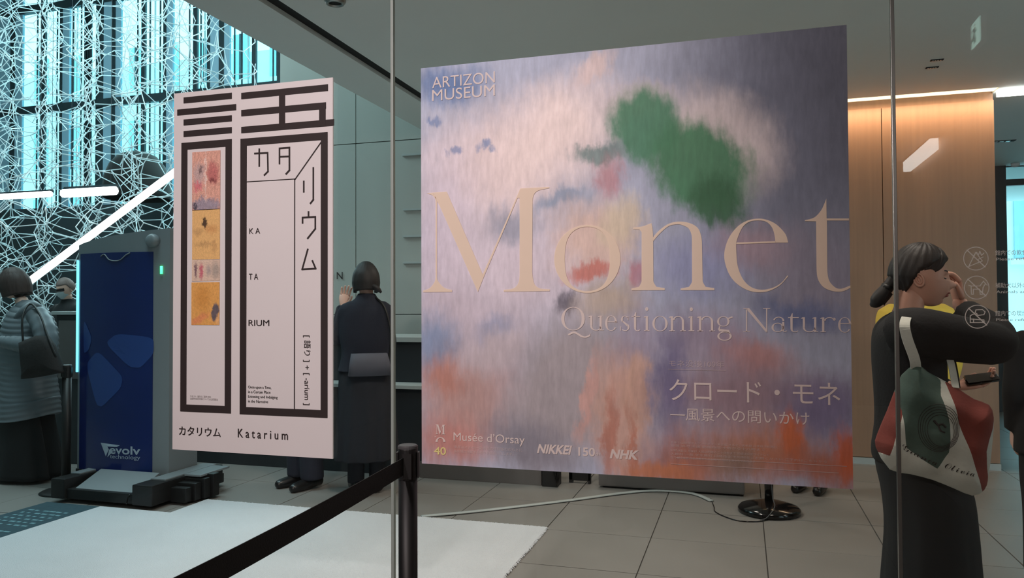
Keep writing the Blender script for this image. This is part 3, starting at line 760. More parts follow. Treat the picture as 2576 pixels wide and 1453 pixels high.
# second line, light serif letters built from stems, rings and serifs
def qx(x, y): return (1380+x/3.3026, 750+y/3.3026)
def q4(b, x0, y0, x1, y1): sheet(b, [qx(x0, y0), qx(x1, y0), qx(x1, y1), qx(x0, y1)])
def qring(b, x0, x1, yt, yb, thick=19, thin=6, a0=0, a1=360, n=28):
    c = qx((x0+x1)/2, (yt+yb)/2); ring(b, c[0], c[1], (x1-x0)/2/3.3026, (yb-yt)/2/3.3026, thick/3.3026, thin/3.3026, a0, a1, n)
def stem(b, x, yt, yb, w=19, foot=1, top=1, fw=14):
    q4(b, x, yt, x+w, yb)
    if foot: q4(b, x-fw, yb-6, x+w+fw, yb)
    if top: sheet(b, [qx(x-fw, yt+6), qx(x, yt), qx(x+2, yt), qx(x+2, yt+12), qx(x-fw, yt+12)])
def glyph(b, ch, x0, x1, B_):
    X = B_-123
    if ch == 'Q':
        qring(b, x0, x1, B_-195, B_+2, 27, 6)
        c = [(x0+55, B_+32), (x0+100, B_+8), (x0+140, B_+22), (x0+190, B_+50), (x0+235, B_+35), (x0+246, B_+12), (x0+240, B_+48), (x0+205, B_+62), (x0+165, B_+56), (x0+110, B_+26), (x0+65, B_+42)]
        sheet(b, [qx(*p) for p in c])
    elif ch == 'N':
        q4(b, x0+22, B_-190, x0+32, B_); q4(b, x0, B_-6, x0+56, B_); q4(b, x1-35, B_-190, x1-25, B_); q4(b, x1-60, B_-196, x1, B_-190); q4(b, x0, B_-196, x0+50, B_-190)
        sheet(b, [qx(x0+22, B_-192), qx(x0+52, B_-192), qx(x1-25, B_-10), qx(x1-25, B_+5), qx(x1-36, B_+5)])
    elif ch == 'u':
        stem(b, x0+14, X, B_-40, 18, 0); qring(b, x0+14, x1-16, B_-80, B_+2, 18, 7, 180, 360, 14); stem(b, x1-34, X, B_, 18, 0); q4(b, x1-20, B_-6, x1, B_)
    elif ch == 'n':
        stem(b, x0+14, X, B_); stem(b, x1-33, X+45, B_, 19, 1, 0); qring(b, x0+24, x1-14, X-2, X+92, 19, 7, 0, 160, 14)
    elif ch in 'eo':
        if ch == 'o': qring(b, x0, x1, X-2, B_+3, 20, 5)
        else:
            qring(b, x0, x1, X-2, B_+3, 20, 5, 5, 325, 26); q4(b, x0+16, X+46, x1-4, X+52)
    elif ch == 's':
        qring(b, x0+6, x1-8, X-2, X+60, 15, 6, 40, 225, 12); qring(b, x0+4, x1, X+60, B_+3, 15, 6, -140, 60, 12)
        sheet(b, [qx(x0+6, X+38), qx(x0+24, X+42), qx(x1-2, X+78), qx(x1-18, X+88)])
        q4(b, x1-14, X+4, x1-8, X+34); q4(b, x0, X+88, x0+6, B_)
    elif ch == 't':
        sheet(b, [qx(x0+18, X), qx(x0+32, X-32), qx(x0+38, X-32), qx(x0+38, B_-24), qx(x0+20, B_-24)])
        q4(b, x0, X, x1-6, X+7); qring(b, x0+20, x1, B_-54, B_+3, 18, 6, 180, 320, 10)
    elif ch == 'i':
        stem(b, x0+22, X, B_, 19); qring(b, x0+18, x0+44, X-74, X-42, 12, 12, 0, 360, 12)
    elif ch == 'g':
        qring(b, x0, x1-28, X-2, X+84, 18, 6); qring(b, x0+2, x1-10, B_+2, B_+78, 17, 7)
        sheet(b, [qx(x0+20, X+78), qx(x0+26, X+82), qx(x0+26, B_-20), qx(x1-34, B_-12), qx(x1-14, B_+30), qx(x1-40, B_+12), qx(x0+18, B_), qx(x0+8, B_-18)])
        sheet(b, [qx(x1-44, X+12), qx(x1-8, X-2), qx(x1, X+8), qx(x1-34, X+22)])
    elif ch == 'a':
        stem(b, x1-44, X+40, B_-18, 18, 0, 0); qring(b, x0+12, x1-26, X-2, X+70, 16, 6, 0, 165, 12); qring(b, x0, x1-30, X+48, B_+3, 18, 6); qring(b, x1-44, x1, B_-40, B_+2, 14, 5, 180, 330, 8)
    elif ch == 'r':
        stem(b, x0+14, X, B_); qring(b, x0+26, x1-2, X-2, X+80, 14, 7, 40, 165, 10); qring(b, x1-24, x1, X+2, X+28, 10, 10, 0, 360, 10)
b = bmesh.new()
for ch, x0, x1, bb in (('Q', 105, 302, 266), ('u', 332, 458, 267), ('e', 470, 570, 268), ('s', 596, 672, 269), ('t', 690, 768, 270), ('i', 785, 852, 270), ('o', 862, 990, 271),
        ('n', 1002, 1140, 272), ('i', 1155, 1220, 272), ('n', 1236, 1382, 273), ('g', 1400, 1532, 274), ('N', 1618, 1842, 277), ('a', 1852, 1985, 278), ('t', 1990, 2085, 279), ('u', 2098, 2240, 280), ('r', 2258, 2385, 281), ('e', 2405, 2516, 282)):
    gb = bmesh.new(); glyph(gb, ch, x0, x1, bb)
    for f in gb.faces:
        f.normal_update()
        if f.normal.y > 0: f.normal_flip()
    o = obj('subtitle_letter', gb, M['cream2'], pos); o['kind'] = 'stuff' if ch == 'i' else 'thing'
b.free()
text('ARTIZON', 1087, 1245, 222, 28, Yt, M['cream2'], pos, off=0, capref=.7)
text('MUSEUM', 1087, 1245, 254, 28, Yt, M['cream2'], pos, off=0, capref=.7)
text('モネ没後100年', 1683, 1822, 920, 15, Yt, M['cream3'], pos)
b = bmesh.new(); quadbox(b, (1681, 929), (1826, 931), Yt); obj('underline', b, M['cream3'], pos)
text('クロード・モネ', 1684, 2114, 1003, 50, Yt, M['cream2'], pos)
text('―風景への問いかけ', 1686, 2036, 1053, 28, Yt, M['cream2'], pos)
text('Musée d’Orsay', 1141, 1320, 1107, 22, Yt, M['cream2'], pos, off=0, capref=.75)
text('本展はオルセー美術館の特別協力のもとに', 1142, 1314, 1126, 7, Yt, M['cream3'], pos)
text('美術館が所蔵する名作を展示いたします。', 1142, 1292, 1137, 7, Yt, M['cream3'], pos)
text('𝐌', 1096, 1120, 1091, 24, Yt, M['cream2'], pos)
b = bmesh.new(); ring(b, 1108, 1113, 13, 14, 6, 2, 10, 170, 14); obj('emblem_arc', b, M['cream2'], pos)
text('’', 1093, 1097, 1103, 6, Yt, M['cream2'], pos); text('40', 1092, 1122, 1142, 19, Yt, alphamat('yellow_print', srgb(240, 226, 150), .9), pos, off=.012)
text('NIKKEI', 1351, 1434, 1138, 22, Yt, M['cream2'], pos, off=.035, shear=.25)
text('150', 1455, 1497, 1145, 21, Yt, M['cream2'], pos, off=.02); text('th', 1498, 1509, 1145, 8, Yt, M['cream2'], pos)
text('NHK', 1534, 1604, 1151, 22, Yt, M['cream2'], pos, off=.045, shear=.25)
small = ['主催 公益財団法人アーティゾン美術館 オルセー美術館 日本経済新聞社', '協賛 協力 後援 開館時間 十時から十八時まで', '会期 休館日 月曜日 入館は閉館の三十分前まで 詳細は公式サイトにて', '入館料 一般 学生無料 日時指定予約制をご利用ください ご予約はこちらから', '協力 展示風景 作品保護のため会場内の照明を落としております']
for i, (s, y, x1) in enumerate(zip(small, (1114, 1122, 1134, 1143, 1152), (1955, 1925, 1935, 2080, 1900))):
    text(s, 1687, x1, y, 5.5, Yt, M['cream3'], pos)
for x0, x1, y in ((1700, 2130, 1150), (1687, 2110, 1166)):
    a, c = at(x0, y, Y=Yt), at(x1, y, Y=Yt); obj('print_rule', B((a.x, Yt-.0004, a.z-.0008), (c.x, Yt, a.z+.0008)), M['cream3'], pos)

# -- notices on the glass at the right
def circle_sign(px, py, label, strokes):
    Y = Yg-.002
    c = at(px, py, Y=Y)
    t = thing('glass_pictogram', label, 'sign', c, 'round prohibition pictograms on the glass')
    b = bmesh.new(); ring(b, px, py, 32, 30, 2.2, 2.2, n=40, Y=Y); obj('circle', b, M['decal'], t)
    b = bmesh.new(); strokepx(b, [(px-22, py-21), (px+23, py+21)], 2.2, Y-.0006); obj('slash', b, M['decal'], t)
    b = bmesh.new()
    for s in strokes: strokepx(b, [(px+x, py+y) for x, y in s], 1.6, Y-.0012)
    obj('symbol', b, M['decal'], t)
    return t
circle_sign(2455, 650, 'round glass sign with crossed-out food cone, topmost of three', [[(-18, 20), (0, -16), (16, 6), (-18, 20)], [(2, -16), (6, -8), (10, -18), (14, -8), (20, -14)], [(6, 2), (18, -4)]])
circle_sign(2457, 723, 'round glass sign with crossed-out dog, middle of three', [[(-20, -6), (-14, -4), (-13, 17), (-8, 17), (-8, 4), (7, 4), (9, 17), (14, 17), (16, 0), (22, -10), (26, -6)], [(-14, -4), (8, -4), (17, -16), (22, -10)]])
circle_sign(2459, 796, 'round glass sign with crossed-out cigarette, lowest of three', [[(-18, 15), (-18, -2), (-12, -6), (0, -6), (-6, -10), (-4, -17), (12, -18), (19, -12), (16, -5), (0, -3)], [(-18, 6), (16, 8), (17, 15), (-18, 15)], [(-10, 6), (-10, 15)]])
for y, s, s2, lab in ((640, '館内での飲食はご遠慮ください', 'Please refrain from eating', 'topmost'), (722, '補助犬以外の動物', 'Animals are not allowed', 'middle'), (792, '館内での喫煙はご遠慮ください', 'Please refrain from smoking', 'lowest')):
    t = thing('glass_notice', f'two small white lines of lettering on the glass right of the {lab} round sign', 'sign', at(2504, y, Y=Yg))
    text(s, 2504, 2504+len(s)*13.5, y+1, 12, Yg-.002, M['decal'], t); text(s2, 2506, 2506+len(s2)*7.4, y+15, 7, Yg-.002, M['decal'], t)

# mirrored exit sign on the entrance side
ex = thing('exit_sign', 'small pale green running-man exit sign mirrored at the top right of the glass', 'sign', (1.3, .3, 2.9))
obj('sign_box', B((1.305, .17, 2.86), (1.335, .34, 3.01), .003), M['paper'], ex)
obj('sign_face', B((1.3, .175, 2.865), (1.304, .335, 3.005)), mat('exit_face', srgb(200, 235, 222), .4, noise_s=5, noise_a=.05, emit=srgb(190, 235, 220), es=3.5), ex)
b = bmesh.new()
for s in ([(.25, 2.985), (.25, 2.98)], [(.255, 2.965), (.24, 2.93), (.215, 2.905), (.195, 2.905)], [(.24, 2.93), (.262, 2.9), (.25, 2.88)], [(.22, 2.955), (.255, 2.962), (.275, 2.94)]):
    P = [Vector((1.298, y, z)) for y, z in s]; tube(b, P, .006, 6)
obj('running_man', b, mat('exit_green', srgb(20, 120, 80), .5, noise_s=9, noise_a=.05), ex)
obj('bracket', B((1.315, .25, 3.01), (1.325, .26, Zc)), M['steel'], ex)

# wall sign behind the banner
ws = thing('wall_lettering', 'dark letters on the stone wall ending beside the white banner', 'sign', at(850, 700, Y=Yw))
for i, ch in enumerate('ARTIZON'):
    x1 = 862-(6-i)*24
    text(ch, x1-(15 if ch != 'I' else 3), x1, 702, 18, Yw-.01, M['ink'], ws, 'letter', off=.005)
for k, y in enumerate((391, 528, 595, 661)):
    a = at(1016-(0 if k else 2), y, Y=Yw)
    t = thing('light_strip', ['pale short wall strip just left of the large poster, topmost of four', 'pale short wall strip beside the large poster, second of four', 'pale short wall strip beside the large poster, third of four', 'pale short wall strip beside the large poster, lowest of four'][k], 'wall strip', a, 'pale strips on the stone wall')
    obj('strip', B((a.x, Yw-.03, a.z-.011), (a.x+.75, Yw, a.z+.011), .003), M['ledge'], t)

# ------------------------------------------------------------------ counter and benches
Yc = 5.72
ct = thing('counter', 'long dark two-tier counter with pale ledges along the stone wall', 'counter', (-4.2, Yc, 0))
xa_, xb_ = -7.6, -1.49
obj('grey_plinth', B((-2.5, Yc-.035, 0), (-1.49, Yc-.001, .13), .004), M['bench'], ct)
obj('lower_body', B((xa_, Yc, .0), (xb_, Yc+.5, .705), .004), M['counter'], ct)
obj('lower_ledge', B((xa_, Yc-.03, .705), (xb_, Yc+.5, .735), .003), M['ledge'], ct)
obj('upper_body', B((-5.0, Yc+.22, .735), (xb_, Yc+.9, 1.075), .004), M['counter'], ct)
obj('upper_ledge', B((-5.02, Yc+.19, 1.075), (xb_, Yc+.9, 1.115), .003), M['ledge'], ct)
def bench(label, p0, p1, yb):
    a, c = at(*p0, Z=0), at(*p1, Z=0)
    t = thing('bench', label, 'bench', ((a.x+c.x)/2, yb+.25, 0))
    obj('bench_body', B((a.x, yb, .015), (c.x, yb+.45, .4), .012), M['bench'], t)
    obj('bench_top', B((a.x-.01, yb-.01, .4), (c.x+.01, yb+.46, .43), .008), M['bench'], t)
    obj('plinth', B((a.x+.03, yb+.03, 0), (c.x-.03, yb+.42, .015)), M['black'], t)
bench('grey box bench showing under the middle of the square poster', (1496, 1238), (1873, 1262), 5.74)
sb = thing('cable_box', 'small black box with cables between the counter end and the grey bench', 'box', at(1368, 1218, Z=0))
q = at(1368, 1218, Z=0); q.x = -1.39; q.y = 5.68
obj('case', B((q.x-.09, q.y-.02, 0), (q.x+.03, q.y+.12, .3), .006), M['bk'], sb)
b = bmesh.new()
for k in range(4): tube(b, smoothpts([(q.x-.03+k*.02, q.y-.02, .28), (q.x+.02*k, q.y-.05, .15), (q.x+.03, q.y-.03+.01*k, .015)], 4), .005, 6)
obj('cables', b, M['gloss'], sb, True)
lr = thing('low_rail', 'low dark rail between the counter end and the grey bench', 'rail', (q.x+.3, q.y+.1, 0))
obj('rail', B((q.x+.08, q.y+.16, .02), (q.x+.25, q.y+.2, .09), .004), M['bk'], lr)
obj('post', B((q.x+.08, q.y+.16, .0), (q.x+.11, q.y+.2, .4), .003), M['bk'], lr); obj('post', B((q.x+.23, q.y+.16, .0), (q.x+.25, q.y+.2, .4), .003), M['bk'], lr)

# flat cable cover and thin cable
cc = smoothpts([(at(1060, 1301, Z=0)), (at(1200, 1288, Z=0)), (at(1420, 1262, Z=0)), (at(1560, 1243, Z=0)), (at(1650, 1236, Z=0)), (at(1740, 1243, Z=0)), (at(1790, 1262, Z=0))], 6)
b = bmesh.new(); tube(b, [Vector((p[0], p[1], .008)) for p in cc], [(.021, .007)]*len(cc), 8, up=(0, 0, 1))
o = obj('cable_cover', b, M['ledge'], None, True); tag(o, 'flat pale cable cover curving across the tiles under the square poster', 'cable')
c2 = smoothpts([at(1788, 1255, Z=0), at(1796, 1275, Z=0), at(1802, 1290, Z=0), at(1850, 1309, Z=0), at(1900, 1313, Z=0), at(1932, 1308, Z=0)], 6)
b = bmesh.new(); tube(b, [Vector((p[0], p[1], .004)) for p in c2], .0035, 6)
o = obj('thin_cable', b, M['gloss'], None, True); tag(o, 'thin black cable running from the pale cable cover to the round stand base', 'cable')

# ------------------------------------------------------------------ posts
def post(label, x, y, h=.99, r=.0265, belt=None, grp='black queue barrier posts'):
    t = thing('barrier_post', label, 'post', (x, y, 0), grp)
    b = bmesh.new(); lathe(b, [(0, 0), (.175, 0), (.178, .006), (.16, .016), (.06, .03), (0, .03)], (x, y, 0)); obj('base', b, M['bk'], t, True)
    b = bmesh.new(); lathe(b, [(0, .02), (r, .02), (r, h-.095), (0, h-.095)], (x, y, 0), 24); obj('pole', b, M['bk'], t, True)
    b = bmesh.new(); lathe(b, [(0, h-.095), (r*1.02, h-.095), (r*1.04, h-.012), (r*1.02, h-.009), (0, h-.009)], (x, y, 0), 24)
    for k in range(4):
        a = k*pi/2+.35
        d = Vector((cos(a), sin(a), 0)); n = Vector((-sin(a), cos(a), 0)); c = Vector((x, y, h-.055))+d*(r*1.02)
        prism(b, [c+n*.012+Vector((0, 0, .035)), c-n*.012+Vector((0, 0, .035)), c-n*.012-Vector((0, 0, .035)), c+n*.012-Vector((0, 0, .035))], d*.005)
    obj('belt_head', b, M['bk'], t)
    b = bmesh.new(); lathe(b, [(0, h-.009), (r*1.05, h-.009), (r*1.05, h-.003), (r*.95, h), (0, h)], (x, y, 0), 24); obj('cap', b, M['bkcap'], t)
    return t
P1 = at(1026, 1118, Z=.992)
post('nearest black barrier post, in front of the glass joint between the posters', P1.x, P1.y, .992)
# belt towards a second post near the camera, out of the frame
za, zb_ = .962, .9145
q1 = at(400, 1453, Z=za)
dirn = Vector((q1.x-P1.x, q1.y-P1.y, 0)).normalized()
P2 = Vector((P1.x, P1.y, 0))+dirn*1.55
post('second black barrier post of the near belt, outside the left edge of the frame', P2.x, P2.y, .992)
b = bmesh.new(); nrm = Vector((-dirn.y, dirn.x, 0))*.001
st = Vector((P1.x, P1.y, 0))+dirn*.026; en = P2-dirn*.03
npt = 14; rows = []
for i in range(npt+1):
    p = st.lerp(en, i/npt); sag = -.012*sin(pi*i/npt)
    rows.append([bm_v for bm_v in (b.verts.new(p+nrm+Vector((0, 0, za+sag))), b.verts.new(p+nrm+Vector((0, 0, zb_+sag))), b.verts.new(p-nrm+Vector((0, 0, zb_+sag))), b.verts.new(p-nrm+Vector((0, 0, za+sag))))])
for i in range(npt):
    for k in range(4): b.faces.new((rows[i][k], rows[i][(k+1) % 4], rows[i+1][(k+1) % 4], rows[i+1][k]))
b.faces.new(rows[0]); b.faces.new(rows[-1][::-1])
o = obj('barrier_belt', b, M['webbing']); tag(o, 'black webbing belt stretched from the near barrier post to the lower left', 'belt')
q = at(166, 1236, Z=0)
post('far black barrier post between the woman in the grey coat and the blue scanner', q.x, q.y, .95, .032)
q = at(1935, 1288, Z=0)
sp = thing('pole_stand', 'glossy black round base with short pole under the right of the square poster', 'stand', q)
b = bmesh.new(); lathe(b, [(0, 0), (.19, 0), (.2, .01), (.2, .028), (.185, .042), (.11, .066), (.05, .078), (0, .08)], q, 40); obj('base', b, M['gloss'], sp, True)
b = bmesh.new(); lathe(b, [(0, .07), (.028, .07), (.028, .3), (.02, .3), (.02, 1.5), (0, 1.5)], q, 20); obj('pole', b, M['gloss'], sp, True)
b = bmesh.new(); tube(b, [q+Vector((-.09, 0, 1.5)), q+Vector((.09, 0, 1.5))], .03, 12); obj('sensor_head', b, M['bk'], sp, True)
b = bmesh.new(); tube(b, smoothpts([q+Vector((.01, -.03, .3)), q+Vector((.02, -.05, .12)), q+Vector((.03, -.14, .075)), q+Vector((-.02, -.21, .02)), q+Vector((-.06, -.215, .004))], 6), .003, 6); obj('cable', b, M['bkcap'], sp, True)

# ------------------------------------------------------------------ security scanner
sc = thing('security_scanner', 'blue-fronted grey security scanner tower on a wheeled black base', 'scanner', (-4.2, 4.6, 0))
Ys = 4.6
xl, xr = at(196, 900, Y=Ys).x, at(426, 900, Y=Ys).x
z0 = at(300, 1196, Y=Ys).z; zl = at(201, 617, Y=Ys).z; zr_ = at(432, 573, Y=Ys).z
M['scgrey'] = mat('scanner_grey', srgb(122, 130, 134), .4, noise_s=8, noise_a=.05)
M['scblue'] = mat('scanner_blue', srgb(18, 36, 94), .12, noise_s=2, noise_a=.25)
M['scblue2'] = mat('scanner_blue_shape', srgb(40, 68, 132), .15, noise_s=3, noise_a=.08)
M['cyan'] = mat('cyan_light', (.3, .9, 1, 1), .4, noise_s=4, noise_a=.02, emit=(.16, .72, 1, 1), es=1.6)
def plan(x): # convex front
    s = (x-xl)/(xr-xl); return Ys-.055*sin(pi*min(max(s, 0), 1))
def curved(x0, x1, zf0, zf1, n, off, back, bm):
    rings = []
    xs_ = [x0+(x1-x0)*i/n for i in range(n+1)]
    lo_ = [Vector((x, plan(x)-off, zf0(x))) for x in xs_]; hi = [Vector((x, plan(x)-off, zf1(x))) for x in xs_]
    lob = [Vector((x, plan(x)-off+back, zf0(x))) for x in xs_]; hib = [Vector((x, plan(x)-off+back, zf1(x))) for x in xs_]
    V = [[bm.verts.new(p) for p in r] for r in (lo_, hi, hib, lob)]
    for i in range(n):
        for k in range(4): bm.faces.new((V[k][i], V[k][i+1], V[(k+1) % 4][i+1], V[(k+1) % 4][i]))
    bm.faces.new([V[k][0] for k in range(4)]); bm.faces.new([V[k][n] for k in range(3, -1, -1)])
    return bm
ztop = lambda x: zl+(zr_-zl)*(((x-xl)/(xr-xl))**.7)
xb0, xb1 = at(204, 900, Y=Ys).x, at(391, 900, Y=Ys).x
zbt = at(300, 636, Y=Ys).z
obj('tower_body', curved(xl, xr, lambda x: z0+.03, ztop, 16, 0, .3, bmesh.new()), M['scgrey'], sc, False)
fp = obj('blue_panel', curved(xb0, xb1, lambda x: z0+.035, lambda x: zbt, 14, .006, .01, bmesh.new()), M['scblue'], sc, False)
obj('lower_band', curved(xl-.005, xr+.005, lambda x: z0-.005, lambda x: z0+.032, 14, .008, .3, bmesh.new()), M['bk'], sc)
obj('light_strip', B((xl-.004, Ys-.016, at(196, 935, Y=Ys).z), (xl+.008, Ys-.002, at(196, 655, Y=Ys).z), .002), M['cyan'], sc)
c = at(393, 606, Y=Ys)
b = bmesh.new()
rgs = [[Vector((c.x+r*cos(2*pi*k/20), plan(c.x)-d, c.z+r*sin(2*pi*k/20))) for k in range(20)] for r, d in ((.05, -.01), (.05, .02), (.045, .034), (.03, .042), (.008, .044))]
loft(b, rgs); obj('round_sensor', b, M['scgrey'], sc, True)
c = at(410, 679, Y=Ys)
b = bmesh.new(); tube(b, [Vector((c.x, plan(c.x)-.004, c.z-.028)), Vector((c.x, plan(c.x)-.004, c.z+.028))], .009, 10)
obj('green_lamp', b, mat('green_lamp', (.1, 1, .3, 1), .4, noise_s=4, noise_a=.02, emit=(.05, .9, .25, 1), es=3), sc, True)
def facepx(px, py, off=.008):
    p = at(px, py, Y=Ys-.04); p.y = plan(p.x)-off; return p
def blob(cx, cy, pts, m, nm):
    # rounded polygon on the blue panel, as a thin film on the curve
    pp = []
    n = len(pts)
    for i in range(n):
        a, p, c_ = pts[i-1], pts[i], pts[(i+1) % n]
        for t in (0, .25, .5, .75, 1):
            s0 = (p[0]+(a[0]-p[0])*.28, p[1]+(a[1]-p[1])*.28); s1 = (p[0]+(c_[0]-p[0])*.28, p[1]+(c_[1]-p[1])*.28)
            pp.append(((1-t)**2*s0[0]+2*t*(1-t)*p[0]+t*t*s1[0], (1-t)**2*s0[1]+2*t*(1-t)*p[1]+t*t*s1[1]))
    b = bmesh.new(); cv_ = b.verts.new(facepx(cx, cy)); mid = [b.verts.new(facepx((x+cx)/2, (y+cy)/2)) for x, y in pp]; vv = [b.verts.new(facepx(x, y)) for x, y in pp]
    for i in range(len(pp)):
        j = (i+1) % len(pp); b.faces.new((cv_, mid[i], mid[j])); b.faces.new((mid[i], vv[i], vv[j], mid[j]))
    return obj(nm, b, m, fp)
blob(262, 955, [(250, 880), (315, 945), (310, 975), (262, 1022), (245, 1018), (213, 915)], M['scblue2'], 'printed_shape')
blob(335, 880, [(270, 862), (300, 838), (384, 848), (384, 890), (355, 925), (330, 922)], M['scblue2'], 'printed_shape')
blob(218, 830, [(206, 800), (232, 850), (222, 880), (206, 890)], M['scblue2'], 'printed_shape')
def facetext(s, x0, x1, yb, cap, parent, off=0, m=None):
    o = text(s, x0, x1, yb, cap, Ys-.04, m or M['silver'], parent, off=off, capref=.7)
    for v in o.data.vertices: v.co.y = plan(v.co.x)-.0095
M['silver'] = mat('silver_print', srgb(175, 190, 205), .3, .2, noise_s=9, noise_a=.05)
facetext('evolv', 282, 355, 1138, 20, fp, off=.02); facetext('technology', 283, 355, 1150, 10, fp)
b = bmesh.new()
for s in ([(258, 1112), (275, 1118), (280, 1128), (272, 1146)], [(258, 1112), (308, 1118), (300, 1122), (278, 1121)], [(281, 1128), (290, 1134), (276, 1148)]):
    P = [facepx(x, y, .0095) for x, y in s]; f_ = b.faces.new([b.verts.new(p) for p in P])
obj('emblem', b, M['silver'], fp)
b = bmesh.new(); pts = [facepx(x, y, .01) for x, y in smoothpts([(258, 645), (268, 640), (282, 654), (306, 655), (322, 642), (332, 636)], 5)]; tube(b, pts, .004, 6); obj('panel_handle', b, M['scgrey'], sc, True)
# base
gx0, gx1 = at(133, 1262, Z=0).x, at(425, 1270, Z=0).x
gy = 4.26
obj('base_plate', B((gx0, gy+.02, .03), (gx1, Ys+.42, .1), .008), M['bk'], sc)
wz = .19
b = bmesh.new()
prism(b, [Vector((gx0+.16, gy+.03, .09)), Vector((gx0+.16, Ys-.06, .09)), Vector((gx0+.16, Ys-.06, wz))], (gx1-.24-gx0-.1, 0, 0)); obj('sloped_cover', b, M['scgrey'], sc)
for x0_, x1_, n_ in ((gx0-.005, gx0+.12, 'side_block'), (gx1-.16, gx1+.005, 'side_block')):
    b = bmesh.new(); box(b, (x0_, gy, .03), (x1_, Ys+.4, .17), .012)
    obj(n_, b, M['bk'], sc)
    obj('block_lid', B((x0_+.02, gy+.15, .17), (x1_-.02, Ys+.36, .182), .004), M['scgrey'], sc)
for i, xx in enumerate((gx0+.08, gx1-.08)):
    for yy in (gy+.1, Ys+.33):
        b = bmesh.new(); tube(b, [(xx-.02, yy, .03), (xx+.02, yy, .03)], .03, 14); obj('wheel', b, M['bkcap'], sc, True)
# stepped outrigger on the right side
for k in range(4):
    obj('outrigger', B((gx1+.002, gy+.18+k*.07, .02), (gx1+.13+k*.022, gy+.25+k*.07-.008, .12+k*.02), .006), M['bk'], sc)
obj('outrigger_plate', B((gx1+.0, Ys-.02, .17), (gx1+.14, Ys+.3, .185), .004), M['scgrey'], sc)
b = bmesh.new(); tube(b, smoothpts([(gx1-.19, gy+.1, .11), (gx1-.2, gy+.02, .09), (gx1-.2, gy-.004, .035)], 4), .005, 6); obj('cable', b, M['gloss'], sc, True)
c = at(264, 1222, Y=4.45)
b = bmesh.new(); tube(b, [c, c+Vector((0, -.012, .004))], .008, 10); obj('key_knob', b, M['silver'], sc, True)

# lectern for the staff member
lt = thing('lectern', 'dark grey lectern left of the blue scanner', 'lectern', (-5.2, 5.3, 0))
a = at(142, 783, Y=5.35); c = at(215, 783, Y=5.35)
obj('body', B((a.x, 5.35, 0), (c.x+.15, 5.6, a.z-.03), .01), M['counter'], lt)
obj('front_panel', B((a.x+.04, 5.335, .75), (c.x+.12, 5.35, a.z-.08), .004), M['bench'], lt)
obj('top', B((a.x-.03, 5.32, a.z-.03), (c.x+.18, 5.63, a.z), .005), M['ledge'], lt)

# cafe furniture behind the web, low and dim
for k, (px, lab) in enumerate(((60, 'small dark round cafe table behind the wire web near the left edge'), (215, 'small dark round cafe table behind the wire web below the slanting light'), (330, 'small dark round cafe table behind the wire web above the blue scanner'))):
    q = at(px, 640, Y=10.0); q.z = 0
    t = thing('cafe_table', lab, 'table', q, 'cafe tables behind the web')
    b = bmesh.new(); lathe(b, [(0, 0), (.2, 0), (.2, .02), (.03, .03), (.03, .7), (.3, .71), (.31, .74), (0, .74)], q); obj('table_top_and_stem', b, M['bk'], t, True)

# ------------------------------------------------------------------ people
def dome(H, c, head_dir, pitch=0, rollz=0):
    """head frame: returns function local(side, fwd, up) -> world"""
    f = Vector((cos(head_dir), sin(head_dir), 0)); s = Vector((f.y, -f.x, 0)); u = Vector((0, 0, 1))
    f2 = (f*cos(pitch)+u*sin(pitch)); u2 = (u*cos(pitch)-f*sin(pitch))
    return lambda x, y, z: c+s*(x*H)+f2*(y*H)+u2*(z*H)
def g(x, s): return math.exp(-(x/s)**2)
def headsurf(th, ph):
    """unit head (height 1 = chin to crown): th longitude from front, ph latitude"""
    ct, stt, cp, sp_ = cos(th), sin(th), cos(ph), sin(ph)
    x = .335*stt*cp; y = .42*ct*cp; z = .5*sp_
    if z < 0:                                     # narrow the jaw, pull in the nape
        k = min(1, -z/.5)
        x *= 1-.36*k**1.3
        z += max(0, .2-y)*.3*k
        if y > 0: y *= 1-.02*k
        else: y *= 1-.5*k**.8
    if y > 0:
        fr = (max(0, ct))**2
        y = y*(1-.06*fr) 
        ax = abs(x)
        if z < 0: y += fr*.085*g(z+.25, .25)*(1 if z > -.5 else 0)          # midface forward
        y += .088*g(ax, .042)*g(z+.085, .055)*fr                           # nose tip
        y += .05*g(ax, .035)*g(z-.0, .09)*fr                               # bridge
        y -= .045*g(ax-.125, .055)*g(z-.045, .045)*fr                      # sockets
        y += .02*g(z-.13, .05)*g(ax, .2)*fr                                # brow
        y += .030*g(ax, .075)*g(z+.215, .022)*fr + .030*g(ax, .065)*g(z+.265, .024)*fr   # lips
        y -= .016*g(ax, .06)*g(z+.24, .010)*fr
        y -= .018*g(ax, .12)*g(z+.315, .035)*fr
        y += .055*g(ax, .1)*g(z+.41, .075)*fr                                # chin
        y += .012*g(ax-.17, .07)*g(z+.1, .08)*fr                           # cheeks
    return x, y, z
def add_head(bm, L, nu=72, nv=56, mi=0):
    grid = []
    for j in range(nv+1):
        ph = -pi/2+pi*j/nv
        grid.append([bm.verts.new(L(*headsurf(2*pi*i/nu, ph))) for i in range(nu)])
    for j in range(nv):
        for i in range(nu):
            try: bm.faces.new((grid[j][i], grid[j][(i+1) % nu], grid[j+1][(i+1) % nu], grid[j+1][i]))
            except ValueError: pass
    bmesh.ops.remove_doubles(bm, verts=grid[0]+grid[-1], dist=1e-5)
